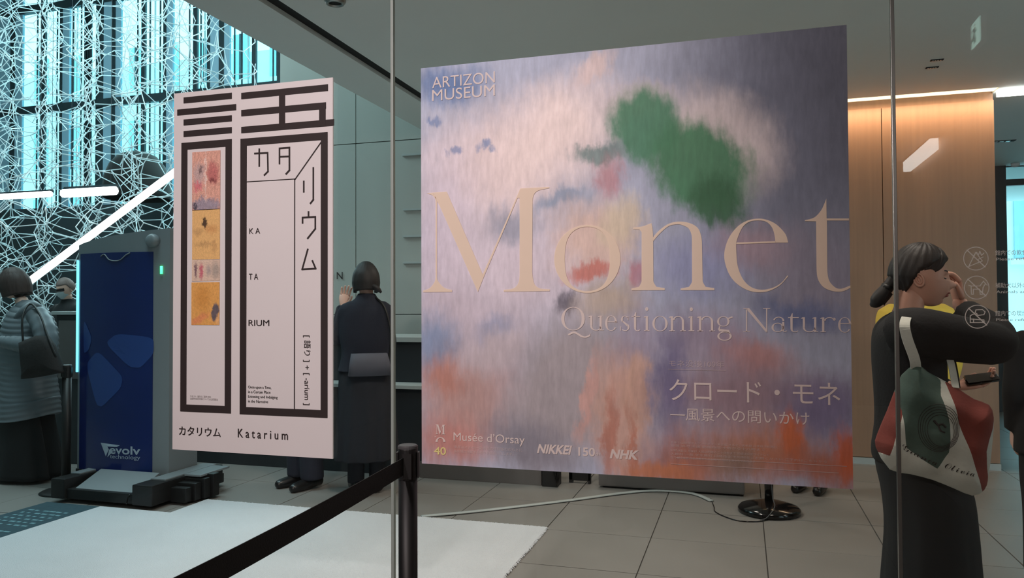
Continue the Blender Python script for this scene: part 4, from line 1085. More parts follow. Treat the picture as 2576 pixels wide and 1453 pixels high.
def add_ear(bm, L, side):
    for r_, w_ in (((.1, .075), .02), ((.055, .04), .02)):
        pts = []
        for k in range(15):
            a = 2*pi*k/14
            pts.append(L(side*(.325+.03*(1-cos(a))*.5+ (.0 if r_[0] > .08 else .0)), -.045-.02*sin(a)-r_[1]*cos(a)*.9, -.05+r_[0]*sin(a)))
        tube(bm, pts, .02*(L(1, 0, 0)-L(0, 0, 0)).length, 7, False)
    # cup of the ear
    cp_ = [bm.verts.new(L(side*.335, -.045+.06*cos(2*pi*k/12), -.05+.09*sin(2*pi*k/12))) for k in range(12)]; bm.faces.new(cp_)
def hairshell(L, mask, thick, mat_, parent, name='hair', nu=64, nv=48, extra=None):
    b = bmesh.new(); grid = []
    for j in range(nv+1):
        ph = -pi/2+pi*j/nv; row = []
        for i in range(nu):
            th = 2*pi*i/nu
            x, y, z = headsurf(th, ph)
            if y > .2: y = .42*cos(th)*cos(ph)*.95
            r = Vector((x, y, z)); n = r.normalized()
            m_ = mask(th, ph, x, y, z)
            k = thick(th, ph, x, y, z)*m_ - .06*(1-m_)
            k += .006*sin(th*23+ph*5)*m_
            row.append(b.verts.new(L(*(r+n*k))))
        grid.append(row)
    for j in range(nv):
        for i in range(nu):
            try: b.faces.new((grid[j][i], grid[j][(i+1) % nu], grid[j+1][(i+1) % nu], grid[j+1][i]))
            except ValueError: pass
    bmesh.ops.remove_doubles(b, verts=grid[0]+grid[-1], dist=1e-5)
    if extra: extra(b)
    return obj(name, b, mat_, parent, True)
def finger(bm, base, d, curl_axis, length, curl, r):
    """tapered finger of three bones bending about curl_axis"""
    p = Vector(base); d = Vector(d).normalized(); pts = [p.copy()]; q = d.copy()
    for k, fr in enumerate((.45, .3, .25)):
        q = Matrix.Rotation(curl[k] if isinstance(curl, (tuple, list)) else curl, 3, curl_axis) @ q
        p = p+q*length*fr; pts.append(p.copy())
    sp_ = smoothpts(pts, 3); n = len(sp_)
    tube(bm, sp_, [r*(1.08-.35*i/(n-1)) if i < n-1 else r*.45 for i in range(n)], 8)
def hand(bm, wrist, dirn, palm_n, side, size=.175, curl=.35, spread=.16, thumb=.7):
    """palm at wrist pointing dirn; palm_n = outward normal of the palm; side = +1/-1 which side has the thumb"""
    wrist = Vector(wrist); d = Vector(dirn).normalized(); n = Vector(palm_n); n = (n-d*n.dot(d)).normalized(); s = d.cross(n)*side
    pl = size*.52; pw = size*.225
    rg = []
    for t, w_, h_ in ((-.12, .62, .8), (0, .68, .85), (.3, .92, 1), (.65, 1.05, .95), (.92, 1.0, .75), (1.02, .86, .45)):
        c = wrist+d*(pl*t); rg.append([c+s*(pw*w_*cos(a))+n*(pw*.42*h_*sin(a)) for a in [2*pi*k/14 for k in range(14)]])
    loft(bm, rg)
    for i, (off, ln) in enumerate(((.78, .44), (.27, .49), (-.25, .455), (-.72, .36))):
        bp = wrist+d*(pl*.9)+s*(pw*off)
        dd = d+s*(spread*(1.2-.8*i)*.6)
        cv__ = curl if not isinstance(curl, (list, tuple)) else curl[i]
        finger(bm, bp, dd, s*(1), size*ln, cv__, size*.052) if False else finger(bm, bp, dd, (n.cross(d)), size*ln, -cv__ if (n.cross(d)).dot(s) != 0 and False else -cv__, size*.052)
    tb_ = wrist+d*(pl*.22)+s*(pw*.75)
    finger(bm, tb_, d*.7+s*thumb+n*.35, s.cross(d), size*.4, .25, size*.062)

def limb(bm, pts, rads, seg=12, n=4):
    P = smoothpts([(*p, r) for p, r in zip(pts, rads)], n)
    tube(bm, [Vector(p[:3]) for p in P], [p[3] for p in P], seg)
def ringloft(bm, rows, seg=40, fold=0, nf=9, ph=0, foldz=None):
    """rows: (centre xyz, rx, ry, yaw). Smoothly resampled closed body of elliptical rings, with vertical folds"""
    P = smoothpts([(c[0], c[1], c[2], a, b_, y) for c, a, b_, y in rows], 4)
    rings = []
    z_hi, z_lo = max(p[2] for p in P), min(p[2] for p in P)
    for p in P:
        t = (z_hi-p[2])/(z_hi-z_lo+1e-6); am = fold*(foldz(t) if foldz else t)
        ca, sa = cos(p[5]), sin(p[5]); R = []
        for k in range(seg):
            a = 2*pi*k/seg
            q = 1+am*(sin(nf*a+ph+1.3*t)+.5*sin((nf*2+3)*a+ph*2))
            x, y = p[3]*cos(a)*q, p[4]*sin(a)*q
            R.append(Vector((p[0]+x*ca-y*sa, p[1]+x*sa+y*ca, p[2])))
        rings.append(R)
    return loft(bm, rings)
def rowpx(y, xl_, xr_, Y, depth, yaw=0):
    a, b_ = at(xl_, y, Y=Y), at(xr_, y, Y=Y); c = (a+b_)/2
    return ((c.x, c.y, c.z), (b_.x-a.x)/2, depth, yaw)

def simple_person(name_label, x, y, heading, h, colors, pose='stand', extra=None, parts=('trousers',), headm=None):
    """full figure standing at x, y; heading = facing angle; local frame: f forward, s to the figure's right"""
    t = thing('person', name_label, 'person', (x, y, 0))
    k = h/1.62
    f = Vector((cos(heading), sin(heading), 0)); s = Vector((f.y, -f.x, 0)); O = Vector((x, y, 0))
    wf = colors.get('wf', 1); lean = colors.get('lean', 0)
    W = lambda a, b_, z: O+s*(a*k*wf)+f*((b_+lean*max(0, z-.9))*k)+Vector((0, 0, z*k))
    skin = colors.get('skin', M['skin2'])
    bm = bmesh.new()
    L = dome(.215*k, W(0, .03, 1.505), heading, pose_pitch.get(pose, 0))
    limb(bm, [W(0, 0, 1.28), W(0, .005, 1.36), W(0, .02, 1.44)], [.07*k, .05*k, .052*k])
    ringloft(bm, [(W(0, 0, z), a*k, b_*k, heading-pi/2) for z, a, b_ in ((1.33, .06, .05), (1.29, .14, .075), (1.15, .15, .09), (1.0, .12, .085), (.88, .15, .1), (.8, .13, .09))], 20)
    arms = {'stand': [((-1), [(.17, 0, 1.27), (.2, -.03, 1.02), (.2, .05, .8)]), (1, [(.17, 0, 1.27), (.2, -.03, 1.02), (.2, .05, .8)])]}
    arms['face'] = [(-1, [(.17, 0, 1.27), (.26, .1, 1.08), (.19, .21, 1.32)]), (1, [(.17, 0, 1.27), (.21, .04, 1.02), (.12, .22, .98)])]
    arms['reach'] = [(-1, [(.17, 0, 1.27), (.2, .06, 1.04), (.12, .3, 1.02)]), (1, [(.17, 0, 1.27), (.2, .05, 1.02), (.14, .28, 1.0)])]
    A = arms.get(pose, arms['stand'])
    HANDS = []
    for sd, P in A:
        Q = [W(sd*a, b_, z) for a, b_, z in P]
        limb(bm, Q, [.042*k, .036*k, .024*k], 10)
        d = (Q[2]-Q[1]).normalized()
        HANDS.append((Q[2].copy(), d.copy(), (s*(-sd)+f*.1) if pose != 'face' else -f, sd if pose == 'stand' else -sd, .165*k, .3))
    for sd in (-1, 1):
        limb(bm, [W(sd*.08, 0, .84), W(sd*.09, .01, .45), W(sd*.095, -.01, .09)], [.075*k, .052*k, .034*k], 12)
        limb(bm, [W(sd*.095, -.03, .06), W(sd*.1, .06, .04), W(sd*.105, .14, .03)], [.03*k, .03*k, .02*k], 8)
    body = obj('body', bm, skin, t, True)
    fuse(body, .012, 4)
    hb_ = bmesh.new(); add_head(hb_, L); add_ear(hb_, L, 1); add_ear(hb_, L, -1)
    for h_ in HANDS: hand(hb_, *h_)
    tmp = bpy.data.meshes.new('h'); hb_.to_mesh(tmp); hb_.free()
    bm2 = bmesh.new(); bm2.from_mesh(body.data); bm2.from_mesh(tmp); bm2.to_mesh(body.data); bm2.free()
    for p in body.data.polygons: p.use_smooth = True
    # eyes
    for sd in (-1, 1):
        b = bmesh.new(); bmesh.ops.create_uvsphere(b, u_segments=10, v_segments=8, radius=.010*k, matrix=Matrix.Translation(L(sd*.125, .345, .04))); obj('eye', b, M['bk'], t, True)
    # shoes
    for sd in (-1, 1):
        b = bmesh.new()
        limb(b, [W(sd*.095, -.075, .045), W(sd*.095, -.02, .055), W(sd*.1, .07, .04), W(sd*.108, .16, .03), W(sd*.11, .185, .026)], [.034*k, .044*k, .042*k, .034*k, .018*k], 12)
        for v in b.verts: v.co.z = max(v.co.z, .002)
        obj('shoe', b, M['shoe'], t, True)
    if 'trousers' in parts:
        b = bmesh.new()
        wd = colors.get('legw', .075)
        for sd in (-1, 1):
            limb(b, [W(sd*.075, 0, .9), W(sd*.09, .01, .6), W(sd*.095, .01, .4), W(sd*.1, .0, .07)], [.11*k, .095*k, wd*1.05*k, wd*k], 18)
        ringloft(b, [(W(0, 0, z), a*k, b_*k, heading-pi/2) for z, a, b_ in ((.98, .15, .11), (.88, .185, .13), (.78, .17, .12))], 24)
        fuse(obj('trousers', b, colors['legs'], t, True), .013, 5)
    if 'skirt' in parts:
        b = bmesh.new()
        ringloft(b, [(W(0, 0, z), a*k, b_*k, heading-pi/2) for z, a, b_ in ((1.0, .15, .11), (.88, .185, .14), (.6, .2, .17), (.3, .22, .19), (.24, .222, .19))], 60, .05, 11)
        obj('skirt', b, colors['legs'], t, True)
    # coat or top
    b = bmesh.new(); hem = colors.get('hem', .78)
    ringloft(b, [(W(0, .0, z), a*k, b_*k, heading-pi/2) for z, a, b_ in ((1.40, .062, .058), (1.36, .085, .07), (1.31, .16, .095), (1.24, .195, .115), (1.1, .19, .125), (.98, .175, .125), (.86, .2, .145), (hem, .205+.02*(1-hem), .15))], 36, .015, 7)
    for sd, P in A:
        Q = [W(sd*a*1.0, b_, z) for a, b_, z in P]; Q[2] = Q[1].lerp(Q[2], .93)
        sh = Q[0].lerp(W(0, 0, 1.24), .35)
        limb(b, [sh, Q[0], Q[0].lerp(Q[1], .5), Q[1], Q[1].lerp(Q[2], .5), Q[2]], [.075*k, .072*k, .064*k, .06*k, .052*k, .045*k], 14)
    cw = obj('coat', b, colors['top'], t, True); fuse(cw, .011, 5)
    return t, W, L, k, f, s, cw, A
pose_pitch = {'face': -.15, 'stand': 0, 'reach': -.35}
def shorthair(L, m, t, bob=True, fringe=.16, ln=-.42, thk=.07):
    def mask(th, ph, x, y, z):
        fz = fringe if y > 0 else ln
        if y > -.02: lim = fringe if y > .15 else fringe+(ln*.7-fringe)*max(0, min(1, (.15-y)/.17))
        else: lim = ln
        return max(0, min(1, (z-lim)/.04))
    def thick(th, ph, x, y, z):
        return thk if bob else thk+.02*min(1, max(0, (.3-z)/.4))
    def curtain(nm):
        b = bmesh.new(); NT, NZ = 48, 16; O_, I_ = [], []
        for j in range(NZ+1):
            z = .40-(.40-ln)*j/NZ; ro, ri = [], []; zc_ = max(0, z); sq_ = sqrt(1-(zc_/.5)**2); off_ = thk+.003+.03*max(0, min(1, (.38-z)/.5))-.05*max(0, (-z-.15))/.35
            for i in range(NT+1):
                th = radians(62+(298-62)*i/NT); q = 1+(.008*sin(i*2.3)+.006*sin(i*5.1+j*.3))*min(1, j/8)
                ro.append(b.verts.new(L((.335*sq_+off_)*sin(th)*q, (.42*sq_+off_)*cos(th)*q, z-.012*sin(i*1.7)*(j == NZ))))
                ri.append(b.verts.new(L(.32*sq_*sin(th), .40*sq_*cos(th), z)))
            O_.append(ro); I_.append(ri)
        for G, fl_ in ((O_, 0), (I_, 1)):
            for j in range(NZ):
                for i in range(NT):
                    q = [G[j][i], G[j][i+1], G[j+1][i+1], G[j+1][i]]; b.faces.new(q[::-1] if fl_ else q)
        for j in (0, NZ):
            for i in range(NT): b.faces.new((O_[j][i], O_[j][i+1], I_[j][i+1], I_[j][i]))
        for i in (0, NT):
            for j in range(NZ): b.faces.new((O_[j][i], O_[j+1][i], I_[j+1][i], I_[j][i]))
        bmesh.ops.recalc_face_normals(b, faces=b.faces)
        return obj(nm, b, m, t, True)
    if bob: curtain('hair_back')
    return hairshell(L, mask, thick, m, t)

# person with feet showing under the banner
q = at(772, 1222, Z=0)
p_, W, L, k, f, s, cw, A = simple_person('person hidden by the white banner, only dark legs and black shoes showing below it', q.x, q.y-.02, radians(245), 1.68, dict(top=M['trouser'], legs=M['navy'], legw=.085, wf=.88), 'stand')
shorthair(L, M['hair'], p_)
# shoes under the big poster
q = at(2070, 1243, Z=0)
p_, W, L, k, f, s, cw, A = simple_person('person hidden behind the square poster, only black shoes visible under its right end', q.x-.06, q.y+.12, radians(250), 1.62, dict(top=M['trouser'], legs=M['trouser'], legw=.05, wf=.72), 'stand')
shorthair(L, M['hair'], p_)
# staff member with mask
q = at(172, 780, Y=5.95)
hh = at(172, 697, Y=6.55).z
p_, W, L, k, f, s, cw, A = simple_person('staff member in dark glasses and pale face mask behind the lectern', at(172, 700, Y=6.55).x, 6.55, radians(265), hh, dict(top=M['trouser'], legs=M['trouser']), 'reach')
shorthair(L, mat('grey_hair', srgb(120, 104, 100), .6, noise_s=20, noise_a=.3), p_, False, .2, -.2, .03)
b = bmesh.new()
for i in range(1, 9):
    pass
def patch(L, x0, x1, z0, z1, off, nx=12, nz=8):
    b = bmesh.new(); G = []
    for j in range(nz+1):
        z = z0+(z1-z0)*j/nz; row = []
        for i in range(nx+1):
            x = x0+(x1-x0)*i/nx
            sp__ = max(-1, min(1, z/.5)); ph = math.asin(sp__); cp = cos(ph)
            st_ = max(-.98, min(.98, x/(.335*cp*(1-.36*max(0, -z/.5)**1.3)+1e-6))); th = math.asin(st_)
            X_, Y_, Z_ = headsurf(th, ph); row.append(b.verts.new(L(X_*1.02, Y_+off, Z_)))
        G.append(row)
    for j in range(nz):
        for i in range(nx): b.faces.new((G[j][i], G[j][i+1], G[j+1][i+1], G[j+1][i]))
    return b
obj('face_mask', patch(L, -.24, .24, -.42, -.04, .05), M['mask'], p_, True)
obj('dark_glasses', patch(L, -.27, .27, -.03, .1, .045), M['bk'], p_, True)

# woman in the navy jacket, back half turned
q = at(925, 1246, Z=0)
hM = at(915, 668, Y=q.y).z
tm, W, L, k, f, s, cw, A = simple_person('woman in dark navy jacket and long skirt just right of the white banner', q.x-.06, q.y+.1, radians(125), hM+.03, dict(top=M['navy'], legs=M['navyskirt'], hem=.86, wf=.75, legw=.06), 'face', parts=('trousers', 'skirt'))
shorthair(L, M['hair'], tm, True, .1, -.44, .09)
# low ponytail tip
b = bmesh.new(); limb(b, [L(.15, -.4, -.3), L(.3, -.5, -.42), L(.42, -.5, -.55)], [.022, .02, .008], 8); obj('hair_end', b, M['hair'], tm, True)
bl = thing('waist_bag', 'grey flat pouch across the lower back of the woman in navy', 'bag', W(0, -.17, .9))
b = bmesh.new()
cs = [(-.17, .98), (.12, .98), (.175, .84), (-.19, .83)]
rg = []
for i in range(9):
    a = -.19+.38*i/8; zt_ = .985-.01*abs(a); dep = .145+.03*cos(a*7)
    rg.append([W(a*1.0, -dep-.012, .83), W(a*1.0, -dep-.03, .90), W(a*.85, -dep-.012, zt_), W(a*.85, -dep+.05, zt_), W(a, -dep+.05, .83)])
loft(b, rg); obj('pouch', b, M['greybag'], bl, True)
b = bmesh.new(); limb(b, [W(.17, -.13, .9), W(.2, -.14, 1.1), W(.15, -.1, 1.3), W(.06, -.03, 1.38)], [.008]*4, 6); obj('strap', b, M['bk'], bl, True)

# person at the right edge in black
q = at(2590, 1400, Y=4.4)
tr, W, L, k, f, s, cw, A = simple_person('person in black coat cut off by the right edge of the picture', at(2664, 900, Y=4.3).x, 4.3, radians(80), 1.5, dict(top=mat('black_coat', srgb(12, 13, 16), .9, noise_s=20, noise_a=.2), legs=M['trouser'], hem=.7), 'stand')
shorthair(L, M['hair'], tr, True, .1, -.4)

# person in yellow right behind the main woman
tyy, W, L, k, f, s, cw, A = simple_person('person in bright yellow top standing behind the woman with the canvas tote', at(2305, 770, Y=5.2).x, 5.2, radians(95), 1.66, dict(top=M['yellow'], legs=M['trouser'], skin=M['skin'], wf=.9), 'stand')
shorthair(L, M['hair'], tyy, True, .1, -.3, .05)

# ---- woman in grey puffer coat, facing left
q = at(66, 1205, Z=0)
Yl = q.y
hL = at(60, 665, Y=Yl).z
tl = thing('person', 'woman with brown bob in long grey quilted coat at the left edge', 'person', (q.x, Yl, 0))
hd = radians(188)
L = dome(.235, at(36, 714, Y=Yl)+Vector((0, 0, .0)), hd, -.25)
bm = bmesh.new()
nk = at(62, 780, Y=Yl)
limb(bm, [nk+Vector((0, 0, -.1)), nk, at(52, 750, Y=Yl)], [.07, .052, .05])
ringloft(bm, [rowpx(790, 50, 95, Yl, .05), rowpx(830, 35, 120, Yl, .11), rowpx(930, 35, 118, Yl, .1), rowpx(1000, 30, 120, Yl, .12)], 20)
for dy in (-.12, .12):
    ar = [at(96, 800, Y=Yl+dy*.8), at(112, 872, Y=Yl+dy*1.45), at(0, 856, Y=Yl+dy*1.3)]
    limb(bm, ar, [.045, .038, .025], 10); hand(bm, ar[2], (-1, 0, .05), (0, -dy, -.3), 1, .165, .4)
for dy in (-.08, .08):
    o_ = Vector((0, dy*.8, 0)); limb(bm, [at(76, 990, Y=Yl)+o_, at(78, 1100, Y=Yl)+o_, at(84, 1190, Y=Yl)+o_], [.075, .052, .035])
body = obj('body', bm, M['skin2'], tl, True); fuse(body, .011, 4)
hb_ = bmesh.new(); add_head(hb_, L); add_ear(hb_, L, 1); add_ear(hb_, L, -1); tmp = bpy.data.meshes.new('h'); hb_.to_mesh(tmp); hb_.free()
bm2 = bmesh.new(); bm2.from_mesh(body.data); bm2.from_mesh(tmp); bm2.to_mesh(body.data); bm2.free()
for p in body.data.polygons: p.use_smooth = True
shorthair(L, M['hairb'], tl, True, .12, -.44, .1)
b = bmesh.new()
for dy in (-.07, .07):
    ringloft(b, [(lambda q_: ((q_[0][0], q_[0][1]+dy, q_[0][2]), q_[1], q_[2], q_[3]))(rowpx(y, a, c_, Yl, d_)) for y, a, c_, d_ in ((985, 36, 108, .07), (1040, 28, 112, .09), (1130, 22, 126, .12), (1196, 10 if dy < 0 else 30, 136, .13))], 44, .05, 7, dy*9)
obj('trousers', b, M['trouser'], tl, True)
for dy in (-.1, .09):
    b = bmesh.new(); c_ = at(70, 1203, Y=Yl)+Vector((0, dy, 0)); c_.z = 0
    limb(b, [c_+Vector((.1, 0, .04)), c_+Vector((0, 0, .045)), c_+Vector((-.1, 0, .034)), c_+Vector((-.16, 0, .024))], [.03, .04, .036, .018], 12)
    for v in b.verts: v.co.z = max(v.co.z, .002)
    obj('shoe', b, M['shoe'], tl, True)
# quilted coat: stacked puffed rings
b = bmesh.new()
rows = smoothpts([(757, 62, 78, .05), (768, 48, 92, .08), (790, 34, 112, .14), (830, 24, 126, .18), (880, 20, 128, .18), (940, 20, 124, .18), (1000, 22, 128, .2), (1050, 22, 131, .21)], 8)
rg = []
for i, (y, a, c_, d_) in enumerate(rows):
    for sub in (0, .5):
        yy = y+sub*((rows[i+1][0]-y) if i < len(rows)-1 else 0)
        if sub and i == len(rows)-1: continue
        puff = .007*abs(sin((yy-757)/13*pi))
        (cc_, rx, ry, _) = rowpx(yy, a, c_, Yl, d_)
        rg.append([Vector((cc_[0]+(rx+puff)*cos(t_), cc_[1]+(ry+puff)*sin(t_), cc_[2]+.012*sin(t_*2+1)+.03*cos(t_)*(1 if y > 1000 else 0))) for t_ in [2*pi*k_/40 for k_ in range(40)]])
loft(b, rg)
coat = obj('coat', b, M['puffer'], tl, True)
b = bmesh.new()
for dy in (-.17, .17):
    P = smoothpts([(*at(92, 790, Y=Yl+dy*.7), .075), (*at(112, 830, Y=Yl+dy), .078), (*at(112, 872, Y=Yl+dy*1.1), .075), (*at(70, 868, Y=Yl+dy*1.1), .066), (*at(30, 862, Y=Yl+dy), .055), (*at(6, 858, Y=Yl+dy), .045)], 10)
    n_ = len(P); tube(b, [Vector(p[:3]) for p in P], [p[3]*(1+.07*abs(sin(i*pi/4))) for i, p in enumerate(P)], 16)
obj('sleeve', b, M['puffer'], tl, True)
b = bmesh.new()
limb(b, [at(96, 772, Y=Yl+.02), at(80, 766, Y=Yl-.06), at(60, 780, Y=Yl-.12), at(40, 800, Y=Yl-.13)], [.03, .032, .03, .02], 10); obj('collar', b, M['puffer'], tl, True)
bgs = thing('shoulder_bag', 'dark brown shoulder bag on the arm of the woman in the grey coat', 'bag', at(100, 940, Y=Yl-.25))
b = bmesh.new()
Pb = [(52, 862), (118, 845), (158, 930), (148, 938), (66, 952), (60, 940)]
cx_, cy_ = 103, 905
rg = []
for sc_, dp in ((.25, -.055), (.8, -.05), (1, -.02), (1, .02), (.8, .05), (.25, .055)):
    rg.append([at(cx_+(x-cx_)*sc_, cy_+(y-cy_)*sc_, Y=Yl-.28)+Vector((0, dp, 0)) for x, y in smoothpts(Pb+[Pb[0]], 3)[:-1]])
loft(b, rg); bg_ = obj('bag_body', b, M['brownbag'], bgs, True)
for dy in (-.02, .03):
    b = bmesh.new(); limb(b, [at(60, 880, Y=Yl-.28+dy), at(56, 800, Y=Yl-.25+dy), at(76, 764, Y=Yl-.18), at(100, 790, Y=Yl-.22+dy), at(122, 850, Y=Yl-.28+dy), at(140, 895, Y=Yl-.28+dy)], [.0075]*6, 8); obj('handle', b, M['bk'], bgs, True)

# ------------------------------------------------------------------ the woman with the tote (main figure)
Ym = 3.22
wm = thing('person', 'woman in black top and long skirt, hand at her brow, right of the posters', 'person', (.7, Ym, 0))
hd = radians(-4)
HS = at(2300, 620, Y=Ym).z-at(2300, 775, Y=Ym).z
hc = at(2313, 698, Y=Ym)
L = dome(HS*.98, hc, hd, -.10)
bm = bmesh.new()
sh = at(2285, 835, Y=Ym)
limb(bm, [at(2272, 830, Y=Ym), at(2284, 785, Y=Ym), at(2298, 725, Y=Ym)], [.072, .054, .046], 16)
ringloft(bm, [rowpx(812, 2235, 2335, Ym, .13), rowpx(900, 2225, 2370, Ym, .13), rowpx(1010, 2225, 2370, Ym, .12), rowpx(1120, 2225, 2400, Ym, .13), rowpx(1200, 2230, 2410, Ym, .12)], 24)
# near (right) arm raised, far arm forward with a phone
hipz = at(2300, 1130, Y=Ym).z
A1 = [at(2290, 830, Y=Ym-.17), at(2500, 868, Y=Ym-.12), at(2425, 782, Y=Ym+.06), at(2414, 752, Y=Ym+.09)]
limb(bm, A1[:1]+[A1[0].lerp(A1[1], .5), A1[1], A1[2], A1[3]], [.05, .044, .04, .03, .027], 12)
A2 = [at(2290, 830, Y=Ym+.17), at(2330, 985, Y=Ym+.2), at(2400, 972, Y=Ym+.1)]
limb(bm, A2, [.05, .04, .027], 12)
for dy in (-.09, .09):
    bx_ = at(2340, 1150, Y=Ym+dy)
    limb(bm, [Vector((bx_.x, bx_.y, .8)), Vector((bx_.x+.01, bx_.y, .45)), Vector((bx_.x-.01, bx_.y, .09))], [.08, .055, .036], 12)
    limb(bm, [Vector((bx_.x-.03, bx_.y, .05)), Vector((bx_.x+.08, bx_.y, .035)), Vector((bx_.x+.15, bx_.y, .03))], [.03, .03, .018], 8)
body = obj('body', bm, M['skin'], wm, True); fuse(body, .009, 4)
hb_ = bmesh.new(); add_head(hb_, L, 120, 90); add_ear(hb_, L, 1); add_ear(hb_, L, -1)
# hand at brow: back of the hand towards the camera's right, fingers curled back to the forehead
hand(hb_, at(2412, 762, Y=Ym+.09), (-.12, -.02, 1), (-1, -.25, 0), 1, .175, .62, .1, .5)
# hand holding phone
hand(hb_, at(2408, 972, Y=Ym+.1), (1, -.12, .22), (0, -.25, 1), -1, .165, .38, .06, .5)
tmp = bpy.data.meshes.new('h'); hb_.to_mesh(tmp); hb_.free()
bm2 = bmesh.new(); bm2.from_mesh(body.data); bm2.from_mesh(tmp); bm2.to_mesh(body.data); bm2.free()
for p in body.data.polygons: p.use_smooth = True
# eye, brow, lips
for sd in (1, -1):
    b = bmesh.new(); P = [L(sd*x, y, z) for x, y, z in ((.20, .294, .03), (.17, .338, .012), (.13, .365, .008), (.09, .37, .02))]; tube(b, P, [.001, .0026, .0026, .001], 6); obj('eyelashes', b, M['hair'], wm, True)
    b = bmesh.new(); P = [L(sd*x, y, z) for x, y, z in ((.22, .265, .11), (.17, .33, .135), (.11, .37, .135), (.07, .385, .12))]; tube(b, P, [.001, .003, .003, .002], 6); obj('eyebrow', b, M['hair'], wm, True)
obj('lips', patch(L, -.085, .085, -.285, -.205, .003), M['lip'], wm, True)
# hair: side-swept fringe, pulled back to a low tail
def mask(th, ph, x, y, z):
    if y > .2: lim = .24
    elif y > .02: lim = .24-(.2-y)/.18*.14
    elif y > -.03: lim = .10-(.02-y)/.05*.02
    elif y > -.16: lim = .08-(-.03-y)/.13*.3
    else: lim = -.30
    return max(0, min(1, (z-lim)/.035))
def thick(th, ph, x, y, z): return .055+.03*max(0, min(1, (z+.1)/.5))
hr = hairshell(L, mask, thick, M['hair'], wm, nu=96, nv=72)
b = bmesh.new()
for sd in (1,):
    for k_ in range(5):   # fringe locks sweeping down the temple
        limb(b, [L(.05+.03*k_, .22-.03*k_, .47-.02*k_), L(.17+.015*k_, .27-.04*k_, .36-.02*k_), L(.235+.01*k_, .245-.05*k_, .22-.02*k_), L(.28, .17-.05*k_, .1-.02*k_)], [.012, .015, .013, .005], 8)
obj('fringe', b, M['hair'], wm, True)
b = bmesh.new()
limb(b, [at(2268, 682, Y=Ym), at(2236, 718, Y=Ym), at(2215, 745, Y=Ym), at(2200, 762, Y=Ym), at(2189, 768, Y=Ym)], [.03, .022, .028, .022, .005], 14)
limb(b, [at(2240, 735, Y=Ym), at(2226, 748, Y=Ym), at(2222, 766, Y=Ym)], [.012, .017, .005], 10)
obj('ponytail', b, M['hair'], wm, True)
b = bmesh.new(); tube(b, [at(2234, 718, Y=Ym), at(2229, 728, Y=Ym)], .0235, 14); obj('hair_tie', b, M['bk'], wm, True)
# knit top
b = bmesh.new()
ringloft(b, [rowpx(778, 2252, 2318, Ym, .06), rowpx(786, 2240, 2330, Ym, .09), rowpx(802, 2215, 2345, Ym, .15), rowpx(835, 2196, 2365, Ym, .2), rowpx(900, 2193, 2378, Ym, .19), rowpx(980, 2198, 2382, Ym, .17), rowpx(1060, 2200, 2390, Ym, .16), rowpx(1125, 2192, 2400, Ym, .16), rowpx(1160, 2196, 2405, Ym, .16)], 44, .012, 8)
limb(b, [at(2262, 835, Y=Ym-.12), at(2310, 835, Y=Ym-.17), at(2400, 850, Y=Ym-.16), at(2480, 862, Y=Ym-.13), at(2505, 862, Y=Ym-.1), at(2498, 835, Y=Ym-.06), at(2462, 808, Y=Ym-.01), at(2428, 782, Y=Ym+.06)], [.085, .09, .085, .078, .072, .066, .058, .048], 18)
limb(b, [at(2262, 835, Y=Ym+.12), at(2300, 850, Y=Ym+.17), at(2330, 975, Y=Ym+.2), at(2385, 975, Y=Ym+.12)], [.08, .08, .065, .045], 16)
kt = obj('knit_top', b, M['knit'], wm, True); fuse(kt, .009, 6)
b = bmesh.new()
sk = ringloft(b, [rowpx(1120, 2205, 2395, Ym, .15), rowpx(1170, 2203, 2420, Ym, .17), rowpx(1240, 2218, 2448, Ym, .18), rowpx(1330, 2226, 2460, Ym, .19), rowpx(1453, 2218, 2472, Ym, .2), rowpx(1700, 2200, 2500, Ym, .22), rowpx(1760, 2198, 2503, Ym, .22)], 72, .03, 9)
obj('skirt', b, M['trouser'], wm, True)
for dy in (-.09, .09):
    b = bmesh.new(); c_ = at(2340, 1150, Y=Ym+dy); c_.z = 0
    limb(b, [c_+Vector((-.09, 0, .04)), c_+Vector((0, 0, .05)), c_+Vector((.1, 0, .036)), c_+Vector((.17, 0, .024))], [.032, .042, .036, .018], 12)
    for v in b.verts: v.co.z = max(v.co.z, .002)
    obj('shoe', b, M['shoe'], wm, True)
# phone
ph_ = thing('phone', 'dark smartphone held out in the hand of the woman with the tote', 'phone', at(2470, 948, Y=Ym+.08))
b = bmesh.new()
a_, c_ = at(2428, 957, Y=Ym+.06), at(2512, 946, Y=Ym+.06)
dv = (c_-a_); ln_ = dv.length; dv.normalize(); nn = Vector((0, .94, .34)); up_ = dv.cross(nn).normalized()
if up_.z < 0: up_ = -up_
Mx = Matrix((dv, nn, up_)).transposed().to_4x4(); Mx.translation = (a_+c_)/2
bmesh.ops.create_cube(b, size=1, matrix=Mx @ Matrix.Diagonal((ln_, .072, .009, 1))); bmesh.ops.bevel(b, geom=list(b.edges), offset=.0035, segments=2, affect='EDGES')
obj('phone_body', b, M['gloss'], ph_, True)
b = bmesh.new(); bmesh.ops.create_cube(b, size=1, matrix=Mx @ Matrix.Translation((0, 0, .005)) @ Matrix.Diagonal((ln_*.92, .066, .0012, 1))); obj('screen', b, M['bk'], ph_)
